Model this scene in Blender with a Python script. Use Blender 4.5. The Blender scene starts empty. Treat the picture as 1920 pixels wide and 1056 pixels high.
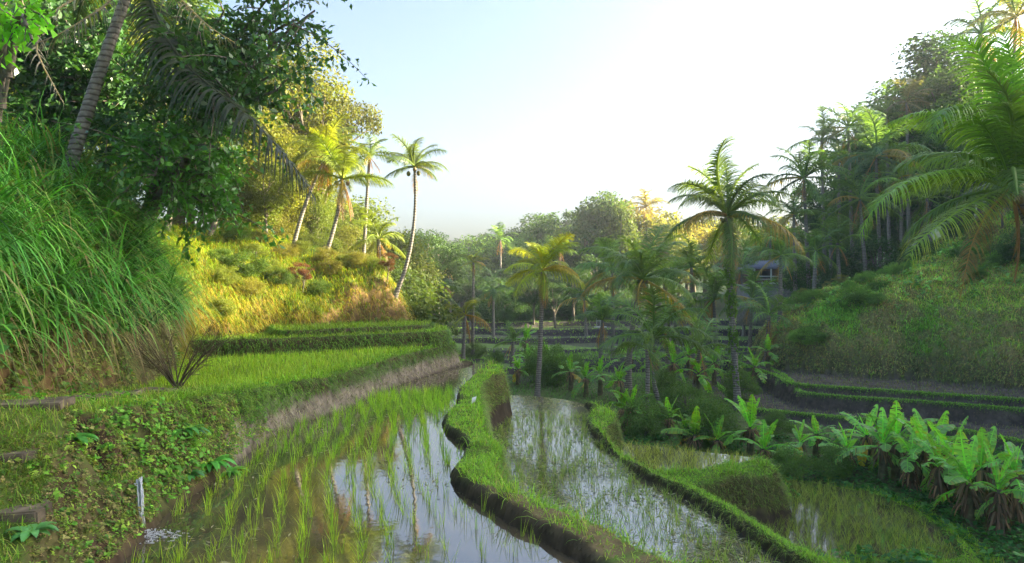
import bpy, math, random
import numpy as np
R = math.radians
rng = np.random.default_rng(7)
random.seed(7)
S = bpy.context.scene
COL = S.collection
CAM_Z, FPX, CX, HY = 2.6, 1280.0, 960.0, 540.0

def G(px, py, z):
    """pixel of the photograph -> point (x, y) on the level z"""
    Y = FPX*(CAM_Z-z)/(py-HY)
    return ((px-CX)/FPX*Y, Y)
def at(px, py, Y):
    return ((px-CX)/FPX*Y, Y, CAM_Z-(py-HY)*Y/FPX)
def GP(pts, z):
    return [G(a, b, z) for a, b in pts]

# ---------------------------------------------------------------- noise
_T = np.random.default_rng(3).random((256, 256))
def vnoise(x, y):
    xi = np.floor(x).astype(np.int64); yi = np.floor(y).astype(np.int64)
    fx = x-xi; fy = y-yi
    fx = fx*fx*(3-2*fx); fy = fy*fy*(3-2*fy)
    a = _T[xi & 255, yi & 255]; b = _T[(xi+1) & 255, yi & 255]
    c = _T[xi & 255, (yi+1) & 255]; d = _T[(xi+1) & 255, (yi+1) & 255]
    return (a*(1-fx)+b*fx)*(1-fy)+(c*(1-fx)+d*fx)*fy
def fbm(x, y, s, o=3, off=0.0):
    r = 0; amp = 1.0; tot = 0
    for i in range(o):
        r = r+amp*(vnoise(x/s+off+17.3*i, y/s+off*1.7+5.1*i)-.5)
        tot += amp; amp *= .5; s *= .5
    return r/tot*2       # about -1..1
def sstep(a, b, v):
    t = np.clip((v-a)/(b-a), 0, 1)
    return t*t*(3-2*t)
def sdf(x, y, poly):
    P = np.array(poly, float); n = len(P)
    d = np.full(x.shape, 1e9); ins = np.zeros(x.shape, bool)
    for i in range(n):
        ax, ay = P[i]; bx, by = P[(i+1) % n]
        ex, ey = bx-ax, by-ay
        t = np.clip(((x-ax)*ex+(y-ay)*ey)/(ex*ex+ey*ey+1e-12), 0, 1)
        d = np.minimum(d, (x-ax-t*ex)**2+(y-ay-t*ey)**2)
        c = (ay > y) != (by > y)
        if by != ay:
            ins ^= c & (x < (bx-ax)*(y-ay)/(by-ay)+ax)
    d = np.sqrt(d)
    return np.where(ins, -d, d)
def smooth_poly(p, it=2):
    p = [tuple(q) for q in p]
    for _ in range(it):
        q = []
        for i in range(len(p)):
            a = p[i]; b = p[(i+1) % len(p)]
            q.append((a[0]*.75+b[0]*.25, a[1]*.75+b[1]*.25)); q.append((a[0]*.25+b[0]*.75, a[1]*.25+b[1]*.75))
        p = q
    return p

# ---------------------------------------------------------------- plan of the terraces
Z1, Z2, Z3, Z4 = 0.0, -1.2, -1.8, -2.7
P1 = GP([(245,1040),(270,1008),(300,975),(345,938),(400,902),(450,868),(485,835),(525,808),(580,788),(640,773),(690,749),(740,725),(800,705),(845,691),(885,681),(918,683),
         (918,692),(884,712),(860,735),(858,757),(845,778),(828,795),(832,812),(862,830),(880,845),(864,862),(847,885),(850,908),(880,932),(930,962),(980,990),(1030,1018),(1080,1045),(1120,1075),(1200,1130)], Z1)+[(1.3,4.9),(-1,4.6),(-3.4,4.9),(-3.65,6.0)]
Q1 = GP([(949,695),(900,711),(902,745),(908,775),(911,800),(916,812),(938,826),(940,846),(924,862),(938,880),(953,900),(960,918),(1011,930),(1055,946),(1115,968),(1158,990),(1197,1015),(1285,1050),(1400,1105)], .15)+[(2.6,4.4),(2.4,3.5),(-30,3.5),(-30,23.2),(-2,23.2)]+GP([(862,670),(905,674),(940,684)], .18)
P2 = GP([(965,741),(1000,743),(1080,752),(1125,775),(1097,790),(1108,812),(1150,850),(1200,895),(1290,937),(1370,985),(1450,1042),(1520,1085),(1640,1170)], Z2)+[(3.6,6.0),(1.0,5.2),(.2,7),(-.7,9),(-1.0,14),(-1.1,17),(-.6,20.5),(-.2,24.0)]
Q2 = GP([(958,735),(1010,738),(1092,745),(1150,768),(1158,784),(1130,795),(1136,815),(1162,846),(1190,862),(1235,885),(1312,908),(1365,936),(1428,978),(1500,1020),(1585,1060),(1740,1130)], Z2+.2)+[(5.1,6.3),(4.9,4.2),(-1,4.2),(-1.6,10),(-1.6,20),(-.7,24.6)]
P3 = GP([(1155,833),(1215,836),(1320,849),(1400,857),(1440,866),(1446,872),(1400,880),(1330,889),(1275,899),(1225,900)], Z3)+GP([(1150,860),(1130,840)], Z3)
Q3 = GP([(1140,822),(1230,826),(1320,842),(1410,852),(1448,864),(1457,878),(1430,887),(1370,891),(1290,905),(1240,915),(1150,880),(1110,840)], Z3+.2)
P4 = GP([(1380,985),(1396,962),(1440,953),(1489,941),(1472,908),(1458,899),(1500,903),(1560,912),(1620,925),(1680,950),(1730,975),(1775,1005),(1800,1035),(1808,1056),(1720,1054),(1650,1050),(1580,1056),(1500,1060)], Z4)+[(4.6,12.0)]
Q4 = GP([(1440,890),(1500,895),(1570,904),(1640,918),(1700,942),(1760,972),(1810,1008),(1840,1050),(1838,1090),(1700,1085),(1600,1090),(1480,1110),(1380,1000)], Z4+.15)
# left massif, its terraces and the steep hill behind
LM = [(-1.95,23.0),(-2.15,21.9),(-2.0,20),(-1.5,15),(-1.4,5.2),(0,4.4),(5,3.6),(8,-2),(8,-30),(-300,-30),(-300,300),(-60,300),(-42,120),(-30,75),(-18,50),(-8,35),(-4.6,28.5),(-3.2,25.6),(-2.4,24.6)]
T2P = [(-8.9,17.5),(-8.2,17.9),(-6.6,18.2),(-5.6,19.0),(-4.3,20.0),(-3.0,21.0),(-2.3,21.7),(-2.15,22.3),(-2.35,24.4),(-3.2,25.4),(-9,26)]
T3P = [(-7.0,19.4),(-5.6,20.3),(-4.2,21.5),(-2.9,22.5),(-2.7,23.6),(-3.2,25.2),(-9,26)]
HL = [(-6.3,-8),(-6.3,4),(-6.3,8),(-6.3,11),(-7.0,14),(-8.3,16.8),(-8.6,19.0),(-7.6,21.6),(-5.8,23.4),(-4.2,24.3),(-3.75,25.2),(-4.0,26.4),(-5.2,29),(-8.6,36),(-18.5,51),(-31,76),(-43,120),(-61,300),(-300,300),(-300,-20)]
# right terraces and hill
ZC, ZB, ZA = -2.38, -1.83, -1.62
TCP = GP([(1395,763),(1420,767),(1500,775),(1600,784),(1700,791),(1800,805),(1920,828),(2050,850)], ZC)+[(26,14),(60,14),(60,44),(11.5,44)]
TBP = GP([(1490,733),(1520,738),(1600,744),(1700,750),(1800,757),(1920,767),(2050,776)], ZB)+[(60,14),(60,44),(14.5,44),(13.6,34)]
TAP = GP([(1456,703),(1466,714),(1500,721),(1600,727),(1700,734),(1800,741),(1920,748),(2050,756)], ZA)+[(60,14),(60,48),(13.4,48),(12.6,36)]
HR = GP([(1450,690),(1520,696),(1600,702),(1750,712),(1920,725),(2100,742)], ZA)+[(25.5,22),(25,12),(24,-4),(24,-20),(300,-20),(300,300),(120,300),(70,160),(42,100),(27,70),(19.5,54),(15.2,43)]
P1,Q1,P2,Q2,P3,Q3,P4,Q4 = [smooth_poly(p, 2) for p in (P1,Q1,P2,Q2,P3,Q3,P4,Q4)]
T2P,T3P,TCP,TBP,TAP,HL,HR = [smooth_poly(p, 2) for p in (T2P,T3P,TCP,TBP,TAP,HL,HR)]
FAR = [(40,688,-2.03),(43,677,-2.0),(46,668,-1.97),(50,655,-1.88),(56,637,-1.60),(63,617,-1.18),(70,603,-.85)]

def plat(h, d, lip, bed, w, slope=5.0, bev=.06):
    out = lip-np.maximum(d-0.0, 0)*slope-sstep(-.12, .05, d)*bev
    inn = np.where(d > -w, lip-sstep(-.12, .05, d)*bev, lip+(bed-lip)*sstep(w, w+.12, -d))
    return np.where(d > 0, np.maximum(h, out), np.maximum(inn, -1e9))

def H(x, y, full=False):
    x = np.asarray(x, float); y = np.asarray(y, float)
    near = np.clip((y+8)/30, .35, 3)
    n1 = fbm(x, y, .55, 3, 1.0); n2 = fbm(x, y, 2.2, 3, 9.0); n3 = fbm(x, y, 9.0, 3, 4.0)
    wob = .06*n1+.05*n2
    # valley floor with the far paddies
    h = -2.75+.10*n2+.03*n1+.35*sstep(24, 37, y)
    for i, (Yi, py, zl) in enumerate(FAR):
        zp = FAR[i-1][2] if i else -2.40
        edge = Yi+1.2*np.sin(x*.16+i*1.9)+.5*np.sin(x*.43+i)+(x-6)*.06*np.sin(i*2.3)
        dd = y-edge
        st = zl-.16-(zp-.16 if i else zp)
        h = h+st*sstep(-.25, .12, dd)+.16*sstep(-.25, .1, dd)*(1-sstep(.45, .8, dd))
    back = np.maximum(y-78, 0)
    h = h+back*.02+2.0*sstep(80, 130, y)*(1+.4*n3)+.06*np.maximum(y-120,0)
    # right paddies
    dC = sdf(x, y, TCP)+wob*.8; dB = sdf(x, y, TBP)+wob*.7; dA = sdf(x, y, TAP)+wob*.7
    h = plat(h, dC, ZC, ZC-.10, .22, 3.5); h = plat(h, dB, ZB, ZB-.10, .16, 4.5); h = plat(h, dA, ZA, ZA-.10, .18, 4.5)
    # right hill
    dhr = -sdf(x, y, HR)+.5*n2+.25*n1
    u = np.maximum(dhr, 0)
    face = 2.5+.7*n3
    prof = ZA-.1+face*(1-np.exp(-u/.9))+.30*u*sstep(0, 3, u)+.30*np.maximum(u-9, 0)+.25*np.maximum(u-20, 0)
    prof = prof+np.minimum(np.maximum(u-2, 0)*.45, 9)*sstep(31, 21, y)  # near part of the hill raised out of view to shade the foreground
    prof = np.where(prof > 30, 30+(prof-30)*.3, prof)+.5*n2*sstep(.5, 3, u)+.10*n1
    h = np.where(dhr > 0, np.maximum(h, prof), h)
    # left massif: base level, path, terraces
    dL = sdf(x, y, LM)+wob
    zl = .74+.34*sstep(13.5, 9.0, y)+.32*sstep(9.5, 6.4, y)*sstep(-3.2, -5.4, x)-.66*sstep(7.1, 5.2, y)*sstep(-2.5, -4.2, x)-.45*sstep(6.4, 4.6, y)*sstep(-4.2, -2.5, x)+.05*n2+.025*n1
    d2 = sdf(x, y, T2P)+wob*.6; d3 = sdf(x, y, T3P)+wob*.6
    zl = np.where(d2 > 0, np.maximum(zl, 1.22-d2*6), 1.22+.04*n1-.06*sstep(.3, .5, -d2))
    zl = np.where(d3 > 0, np.maximum(zl, 1.36-d3*6), np.maximum(zl, 1.36+.03*n1))
    dhl = -sdf(x, y, HL)+.45*n2+.2*n1
    v = np.maximum(dhl, 0)
    k = np.clip((-4.6-x)/5.0, 0, 1)
    nearbank = sstep(18, 15, y)
    hc = (.85+.85*k+.75*sstep(-6.6, -5.2, x))*(1-nearbank)+2.3*nearbank
    pl = 1.15+.25*sstep(16, 18, y)+hc*(1-np.exp(-v/.55))+(.19+.06*k+.23*nearbank)*v*sstep(0, 1.5, v)
    pl = np.where(pl > 12, 12+(pl-12)*.5, pl)+(.22*nearbank+.5*(1-nearbank))*n2*sstep(.3, 1.5, v)+.12*n1
    zl = np.where(dhl > 0, np.maximum(zl, pl), zl)
    lout = zl-np.maximum(dL, 0)*4.0
    h = np.where(dL < 0, np.maximum(h, zl), np.maximum(h, lout))
    # paddies in front: lowest first
    reg = {}
    for nm, P, Q, z, lip, st in (('4', P4, Q4, Z4, .12, 3.0), ('3', P3, Q3, Z3, .2, 3.0), ('2', P2, Q2, Z2, .2, 4.5), ('1', P1, Q1, Z1, .14, 5.0)):
        dq = sdf(x, y, Q)+wob*.95; dp = sdf(x, y, P)+wob*.6
        toe = sstep(.5, 0, dq)*.0
        lipn = z+lip+.08*n1+.04*n2
        out = lipn-np.maximum(dq, 0)*st-.07*sstep(-.22, .04, dq)
        # the bund rises from the water with a rounded shoulder
        sh = z+.0+(lipn-z)*np.clip((dp+.02)/.10, 0, 1)**.6
        top = np.minimum(out, np.where(dp < .16, sh, 9))
        steep = (2.6-.8*sstep(12, 7, y)+1.6*sstep(13, 17, y)) if nm == '1' else 3.0
        cap = z+.06+np.maximum(dp, 0)*steep+(.16*n1+.16*n2+.14*fbm(x, y, .2, 3, 8.0))*sstep(0, .25, dp)
        h = np.where(dp < 0, z-.13+.04*n1+.15*sstep(-.25, 0, dp)*.7, np.maximum(top, np.minimum(h, cap)))
        reg['p'+nm] = dp; reg['q'+nm] = dq
    # channel that feeds the little waterfall
    wx, wy = WF
    dw = np.hypot((x-wx+.22)/1.0, (y-wy)/.55)
    h = np.where((reg['p1'] > .02) & (dw < .9), h-(np.maximum(h-.56, 0))*sstep(.62, .22, dw), h)
    if full:
        reg.update(dL=dL, dhl=dhl, dhr=dhr, dC=dC, dB=dB, dA=dA, d2=d2, d3=d3, n1=n1, n2=n2, n3=n3)
        return h, reg
    return h
WF = G(262, 1004, 0.0)
def ground(x, y):
    return float(H(np.array([x]), np.array([y]))[0])

# ---------------------------------------------------------------- object helpers
def link(o, parent=None):
    COL.objects.link(o)
    if parent: o.parent = parent
    return o
def tag(o, label=None, cat=None, group=None, kind=None):
    if label: o['label'] = label
    if cat: o['category'] = cat
    if group: o['group'] = group
    if kind: o['kind'] = kind
    return o
def empty(name, loc, rz=0, sc=1.0):
    o = bpy.data.objects.new(name, None); link(o)
    o.location = loc; o.rotation_euler = (0, 0, rz); o.scale = (sc,)*3
    o.empty_display_size = .2
    return o
def make_mesh(name, V, F, mat=None, col=None, tint=None, smooth=True):
    V = np.asarray(V, np.float32); F = np.asarray(F, np.int32)
    me = bpy.data.meshes.new(name)
    k = F.shape[1]
    me.vertices.add(len(V)); me.vertices.foreach_set('co', V.ravel())
    me.loops.add(F.size); me.loops.foreach_set('vertex_index', F.ravel())
    me.polygons.add(len(F)); me.polygons.foreach_set('loop_start', np.arange(len(F), dtype=np.int32)*k)
    me.polygons.foreach_set('loop_total', np.full(len(F), k, np.int32))
    if smooth: me.polygons.foreach_set('use_smooth', np.ones(len(F), bool))
    me.update(calc_edges=True)
    if col is not None:
        a = me.attributes.new('Col', 'FLOAT_COLOR', 'POINT')
        c = np.ones((len(V), 4), np.float32); c[:, :3] = col
        a.data.foreach_set('color', c.ravel())
    if tint is not None:
        a = me.attributes.new('tint', 'FLOAT', 'POINT')
        a.data.foreach_set('value', np.asarray(tint, np.float32))
    if mat: me.materials.append(mat)
    return me
def add(name, me, parent=None, loc=None, rot=None, sc=None, color=None):
    o = bpy.data.objects.new(name, me); link(o, parent)
    if loc is not None: o.location = loc
    if rot is not None: o.rotation_euler = rot
    if sc is not None: o.scale = (sc,)*3 if not hasattr(sc, '__len__') else sc
    if color is not None: o.color = (*color, 1)
    return o
class MB:
    def __init__(s): s.V = []; s.F = []; s.C = []; s.T = []; s.n = 0
    def add(s, V, F, col=None, tint=None):
        V = np.asarray(V, float).reshape(-1, 3); F = np.asarray(F).reshape(-1, 4)
        s.V.append(V); s.F.append(F+s.n); s.n += len(V)
        s.C.append(np.broadcast_to(np.array((1, 1, 1.) if col is None else col), (len(V), 3)))
        s.T.append(np.broadcast_to(np.array(.5 if tint is None else tint), (len(V),)))
    def mesh(s, name, mat, smooth=True):
        return make_mesh(name, np.concatenate(s.V), np.concatenate(s.F), mat, np.concatenate(s.C), np.concatenate(s.T), smooth)

def nrm(a): return a/np.maximum(np.linalg.norm(a, axis=-1, keepdims=True), 1e-9)
UP = np.array((0, 0, 1.0))
def strips(P, D, L, W, droop, segs, side=None, prof='grass', fold=0):
    """n ribbons: start P, direction D, length L, width W, bending down by droop"""
    P = np.asarray(P, float); n = len(P); D = nrm(np.asarray(D, float))
    L = np.broadcast_to(L, (n,)); W = np.broadcast_to(W, (n,)); droop = np.broadcast_to(droop, (n,))
    s = np.linspace(0, 1, segs+1)
    pos = [P]; d = D
    for i in range(segs):
        d = nrm(D+(droop*((i+.5)/segs)**1.3)[:, None]*(-UP))
        pos.append(pos[-1]+d*(L/segs)[:, None])
    pos = np.stack(pos, 1)
    if side is None:
        h = np.cross(D, UP); l = np.linalg.norm(h, axis=1)
        a = rng.random(n)*6.28
        rnd = np.stack([np.cos(a), np.sin(a), 0*a], 1)
        side = nrm(np.where((l < .15)[:, None], rnd, h))
    else:
        side = nrm(side)
    if prof == 'grass': w = np.maximum(.85*(1-s**2.2)+.15*(1-s), .04)
    elif prof == 'leaf': w = np.maximum(np.sin(np.pi*np.clip(s*.92+.08, 0, 1))**.7, .05)
    else: w = np.maximum(1-s*.85, .08)
    off = side[:, None, :]*(w[None, :, None]*W[:, None, None]*.5)
    V = np.stack([pos-off, pos+off], 2).reshape(n*(segs+1)*2, 3)
    b = (np.arange(n)*(segs+1)*2)[:, None]+(np.arange(segs)*2)[None, :]
    b = b.ravel()
    F = np.stack([b, b+1, b+3, b+2], 1)
    per = np.repeat(np.arange(n), (segs+1)*2)
    tt = np.tile(np.repeat(s, 2), n)
    return V, F, per, tt
def tube(pts, rad, k=8):
    pts = np.asarray(pts, float); m = len(pts)
    T = nrm(np.gradient(pts, axis=0))
    ref = np.array((1., .13, .02)) if abs(T[:, 2]).mean() > .6 else UP
    A = nrm(np.cross(T, ref)); B = np.cross(T, A)
    a = np.linspace(0, 2*np.pi, k, endpoint=False)
    rad = np.broadcast_to(rad, (m,))
    V = pts[:, None, :]+rad[:, None, None]*(np.cos(a)[None, :, None]*A[:, None, :]+np.sin(a)[None, :, None]*B[:, None, :])
    V = V.reshape(-1, 3)
    i = np.arange(m-1)[:, None]*k; j = np.arange(k)[None, :]; j2 = (j+1) % k
    F = np.stack([i+j, i+j2, i+k+j2, i+k+j], -1).reshape(-1, 4)
    return V, F
def curve(p0, p1, bend, n=10):
    p0 = np.array(p0, float); p1 = np.array(p1, float); t = np.linspace(0, 1, n)[:, None]
    return p0*(1-t)+p1*t+np.array(bend)*(4*t*(1-t))
def box(x0, x1, y0, y1, z0, z1):
    V = [(x, y, z) for z in (z0, z1) for x, y in ((x0, y0), (x1, y0), (x1, y1), (x0, y1))]
    return V, [(3, 2, 1, 0), (4, 5, 6, 7), (0, 1, 5, 4), (1, 2, 6, 5), (2, 3, 7, 6), (3, 0, 4, 7)]
def leafquads(P, N, U, size, asp=.5, fold=.12):
    """rhombic leaves lying with normal N, pointing along U"""
    N = nrm(N); U = nrm(U-N*(U*N).sum(1, keepdims=True)); Wv = np.cross(N, U)
    s = np.broadcast_to(size, (len(P),))[:, None]
    a = P; c = P+U*s-N*s*fold; b = P+U*s*.5+Wv*s*asp*.5+N*s*fold*.6; d = P+U*s*.5-Wv*s*asp*.5+N*s*fold*.6
    V = np.stack([a, b, c, d], 1).reshape(-1, 3)
    F = np.arange(len(P)*4).reshape(-1, 4)
    return V, F
def rdir(n, zb=0.0):
    v = rng.normal(size=(n, 3)); v = nrm(v); v[:, 2] += zb
    return nrm(v)

# ---------------------------------------------------------------- materials
def newmat(name):
    m = bpy.data.materials.new(name); m.use_nodes = True
    nt = m.node_tree; nt.nodes.clear()
    out = nt.nodes.new('ShaderNodeOutputMaterial')
    return m, nt, out
def N_(nt, t, **kw):
    n = nt.nodes.new('ShaderNode'+t)
    for k, v in kw.items():
        if k in n.inputs: n.inputs[k].default_value = v
        else: setattr(n, k, v)
    return n
def mulrgb(nt, a, b):
    n = nt.nodes.new('ShaderNodeMix'); n.data_type = 'RGBA'; n.blend_type = 'MULTIPLY'; n.inputs['Factor'].default_value = 1
    nt.links.new(a, n.inputs['A']); nt.links.new(b, n.inputs['B']); return n.outputs['Result']
def foliage(name, src='attr', rough=.5, trans=.4, tcol=(1.35, 1.45, .45), spec=.25, nscale=0.0):
    m, nt, out = newmat(name); L = nt.links.new
    if src == 'attr':
        c = N_(nt, 'Attribute', attribute_name='Col').outputs['Color']
    else:
        oi = N_(nt, 'ObjectInfo')
        at_ = N_(nt, 'Attribute', attribute_name='Col')
        c = mulrgb(nt, oi.outputs['Color'], at_.outputs['Color'])
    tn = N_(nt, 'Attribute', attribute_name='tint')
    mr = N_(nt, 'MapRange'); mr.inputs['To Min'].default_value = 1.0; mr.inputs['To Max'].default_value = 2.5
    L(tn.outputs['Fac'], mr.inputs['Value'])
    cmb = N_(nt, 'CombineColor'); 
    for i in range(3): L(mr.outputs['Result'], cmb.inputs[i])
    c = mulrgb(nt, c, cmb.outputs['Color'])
    p = N_(nt, 'BsdfPrincipled'); p.inputs['Roughness'].default_value = rough; p.inputs['Specular IOR Level'].default_value = spec
    L(c, p.inputs['Base Color'])
    tr = N_(nt, 'BsdfTranslucent')
    rgb = N_(nt, 'RGB'); rgb.outputs[0].default_value = (*tcol, 1)
    L(mulrgb(nt, c, rgb.outputs[0]), tr.inputs['Color'])
    mx = N_(nt, 'MixShader'); mx.inputs[0].default_value = trans
    L(p.outputs[0], mx.inputs[1]); L(tr.outputs[0], mx.inputs[2]); L(mx.outputs[0], out.inputs['Surface'])
    return m
def solid(name, col, rough=.7, nscale=8.0, namt=.35, bump=.2, src=None, rings=0, spec=.3):
    m, nt, out = newmat(name); L = nt.links.new
    p = N_(nt, 'BsdfPrincipled'); p.inputs['Roughness'].default_value = rough; p.inputs['Specular IOR Level'].default_value = spec
    tc = N_(nt, 'TexCoord')
    nz = N_(nt, 'TexNoise'); nz.inputs['Scale'].default_value = nscale; nz.inputs['Detail'].default_value = 6
    L(tc.outputs['Object'], nz.inputs['Vector'])
    cr = N_(nt, 'ValToRGB'); cr.color_ramp.elements[0].position = .3; cr.color_ramp.elements[1].position = .7
    lo, hi = 1-namt, 1+namt
    cr.color_ramp.elements[0].color = (lo, lo, lo, 1); cr.color_ramp.elements[1].color = (hi, hi, hi, 1)
    L(nz.outputs['Fac'], cr.inputs[0])
    if src == 'attr': c = N_(nt, 'Attribute', attribute_name='Col').outputs['Color']
    elif src == 'obj': c = N_(nt, 'ObjectInfo').outputs['Color']
    else:
        r = N_(nt, 'RGB'); r.outputs[0].default_value = (*col, 1); c = r.outputs[0]
    c = mulrgb(nt, c, cr.outputs['Color'])
    hgt = nz.outputs['Fac']
    if rings:
        wv = N_(nt, 'TexWave', wave_type='BANDS', bands_direction='Z'); wv.inputs['Scale'].default_value = rings; wv.inputs['Distortion'].default_value = 2.5; wv.inputs['Detail'].default_value = 2
        L(tc.outputs['Object'], wv.inputs['Vector'])
        c2 = N_(nt, 'ValToRGB'); c2.color_ramp.elements[0].position = .02; c2.color_ramp.elements[1].position = .35
        c2.color_ramp.elements[0].color = (.45, .42, .4, 1); c2.color_ramp.elements[1].color = (1, 1, 1, 1)
        L(wv.outputs['Fac'], c2.inputs[0]); c = mulrgb(nt, c, c2.outputs['Color'])
        ad = N_(nt, 'Math', operation='ADD'); sc_ = N_(nt, 'Math', operation='MULTIPLY'); sc_.inputs[1].default_value = .22; L(wv.outputs['Fac'], sc_.inputs[0]); L(hgt, ad.inputs[0]); L(sc_.outputs[0], ad.inputs[1]); hgt = ad.outputs[0]
    L(c, p.inputs['Base Color'])
    if bump:
        b = N_(nt, 'Bump'); b.inputs['Strength'].default_value = bump; b.inputs['Distance'].default_value = .05
        L(hgt, b.inputs['Height']); L(b.outputs[0], p.inputs['Normal'])
    L(p.outputs[0], out.inputs['Surface'])
    return m
def water_mat(name, base, ior=1.45, bump=.05, scale=6.0, rough=.02):
    m, nt, out = newmat(name); L = nt.links.new
    p = N_(nt, 'BsdfPrincipled'); p.inputs['Roughness'].default_value = rough; p.inputs['IOR'].default_value = ior; p.inputs['Specular IOR Level'].default_value = .5
    g = N_(nt, 'NewGeometry')
    nz = N_(nt, 'TexNoise'); nz.inputs['Scale'].default_value = .9; nz.inputs['Detail'].default_value = 5
    L(g.outputs['Position'], nz.inputs['Vector'])
    cr = N_(nt, 'ValToRGB'); cr.color_ramp.elements[0].position = .35; cr.color_ramp.elements[1].position = .7
    cr.color_ramp.elements[0].color = (*[v*.6 for v in base], 1); cr.color_ramp.elements[1].color = (*[v*1.4 for v in base], 1)
    L(nz.outputs['Fac'], cr.inputs[0]); L(cr.outputs['Color'], p.inputs['Base Color'])
    n2 = N_(nt, 'TexNoise'); n2.inputs['Scale'].default_value = scale; n2.inputs['Detail'].default_value = 3
    L(g.outputs['Position'], n2.inputs['Vector'])
    b = N_(nt, 'Bump'); b.inputs['Strength'].default_value = bump; b.inputs['Distance'].default_value = .02
    L(n2.outputs['Fac'], b.inputs['Height']); L(b.outputs[0], p.inputs['Normal'])
    L(p.outputs[0], out.inputs['Surface'])
    return m
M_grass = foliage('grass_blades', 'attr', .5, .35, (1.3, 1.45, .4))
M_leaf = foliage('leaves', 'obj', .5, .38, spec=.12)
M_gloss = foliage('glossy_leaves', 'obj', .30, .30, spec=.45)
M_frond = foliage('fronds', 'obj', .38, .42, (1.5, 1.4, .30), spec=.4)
M_terr = solid('soil_and_turf', (1, 1, 1), .85, 5.0, .40, .6, 'attr', spec=.15)
M_bark = solid('bark', (.17, .14, .11), .9, 14, .35, .6)
M_palm = solid('palm_bark', (.27, .24, .205), .9, 12, .3, .6, rings=3.2)
M_stem = solid('banana_stem', (.13, .12, .055), .7, 9, .5, .3)
M_dead = foliage('dead_leaves', 'obj', .8, .25, (1.1, 1.0, .7), spec=.1)
M_water = water_mat('paddy_water', (.085, .066, .038), 2.8, .05, 7)
M_water2 = water_mat('lower_paddy_water', (.10, .088, .05), 3.0, .08, 9)
# ---------------------------------------------------------------- terrain
def grow(a, b, s0, f):
    out = [a]; s = s0; sg = 1 if b > a else -1
    while (b-out[-1])*sg > 0:
        out.append(out[-1]+sg*s); s *= f
    return out[1:]
xs = np.array(sorted(grow(-12, -140, .12, 1.06)+list(np.arange(-12, -5, .065))+list(np.arange(-5, 4.5, .035))+list(np.arange(4.5, 24, .065))+grow(24, 150, .12, 1.05)))
ys = np.array(sorted(grow(3.2, -25, .1, 1.1)+list(np.arange(3.2, 5, .06))+list(np.arange(5, 12.5, .035))+list(np.arange(12.5, 32, .06))+list(np.arange(32, 76, .2))+grow(76, 225, .25, 1.03)))
GX, GY = np.meshgrid(xs, ys)
HH, RG = H(GX, GY, True)
nx, ny = len(xs), len(ys)
dHx = np.gradient(HH, xs, axis=1); dHy = np.gradient(HH, ys, axis=0)
SL = np.hypot(dHx, dHy)
V = np.stack([GX, GY, HH], -1).reshape(-1, 3)
ii = (np.arange(ny-1)[:, None]*nx+np.arange(nx-1)[None, :]).ravel()
F = np.stack([ii, ii+1, ii+nx+1, ii+nx], 1)
n1, n2, n3 = RG['n1'], RG['n2'], RG['n3']
n0 = fbm(GX, GY, .25, 2, 33)
pond = (RG['p1'] < 0) | (RG['p2'] < 0) & (RG['q1'] > .15) | (RG['p3'] < 0) & (RG['q2'] > .15) & (RG['q1'] > .3) | (RG['p4'] < 0) & (RG['q2'] > .3) & (RG['q3'] > .25)
reg = np.zeros(HH.shape, int)                                    # 0 valley floor
reg[GY > 38] = 10; reg[GY > 76] = 11
reg[RG['dC'] < .35] = 7
reg[RG['dhr'] > 0] = 8
reg[(RG['q4'] < .45) & (GY < 26)] = 6
reg[RG['q3'] < .5] = 5
reg[RG['q2'] < .45] = 4
reg[RG['q1'] < .40] = 3
lm = (RG['dL'] < .35) & (RG['p1'] > 0) | (RG['dL'] < .35) & (GY > 22.2)
reg[lm & (RG['dhl'] <= 0) & ((GX < -1.7) | (GY < 5.6))] = 1
reg[lm & (RG['dhl'] > 0)] = 2
reg[pond] = 9
C = np.zeros(HH.shape+(3,))
def setc(mask, a, b=None, t=None):
    a = np.array(a)
    if b is None: C[mask] = a
    else: C[mask] = a+(np.array(b)-a)*np.clip(t[mask], 0, 1)[:, None]
def mixc(mask, col, amt):
    m = (np.clip(amt, 0, 1)*mask)[..., None]
    C[:] = C*(1-m)+np.array(col)*m
one = np.ones(HH.shape, bool)
setc(one, (.08, .085, .035), (.10, .15, .035), .5+.6*n2)
far = (reg == 10)
setc(far, (.10, .18, .04), (.16, .25, .05), .5+.6*n2)
mixc(far, (.06, .053, .048), sstep(.12, .3, SL)+.75*(fbm(GX*.35, GY, 2.2, 2, 6) > -.1))
setc(reg == 11, (.03, .05, .018), (.05, .08, .02), .5+.6*n2)
r7 = reg == 7
setc(r7, (.06, .052, .043), (.12, .10, .08), .5+.8*n1)
lipm = ((np.abs(RG['dC']+.10) < .14) | (np.abs(RG['dB']+.07) < .11) | (np.abs(RG['dA']+.08) < .12)) & (SL < 1.8)
mixc(r7 & lipm, (.07, .14, .02), .9+0*n1)
r8 = reg == 8
setc(r8, (.15, .20, .06), (.25, .21, .08), .5+.9*n2+.3*n1)
mixc(r8, (.14, .25, .05), sstep(1.2, .5, SL)*.8)
mixc(r8, (.06, .07, .03), sstep(1.0, .2, RG['dhr'])*.7)
for r in (3, 4, 5, 6):
    m = reg == r
    setc(m, (.085, .15, .022), (.13, .15, .03), .5+.7*n1)
    mixc(m, (.10, .075, .035), sstep(1.2, 2.2, SL)*(.75+.4*n1))
m3 = reg == 3
mixc(m3, (.16, .11, .055), ((GY < 8.6) & (RG['q1'] < .02))*sstep(-.25, .15, n1+.5*n0+.25*(8-GY)*.5)*.85)      # bare, trodden end of the bund
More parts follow.
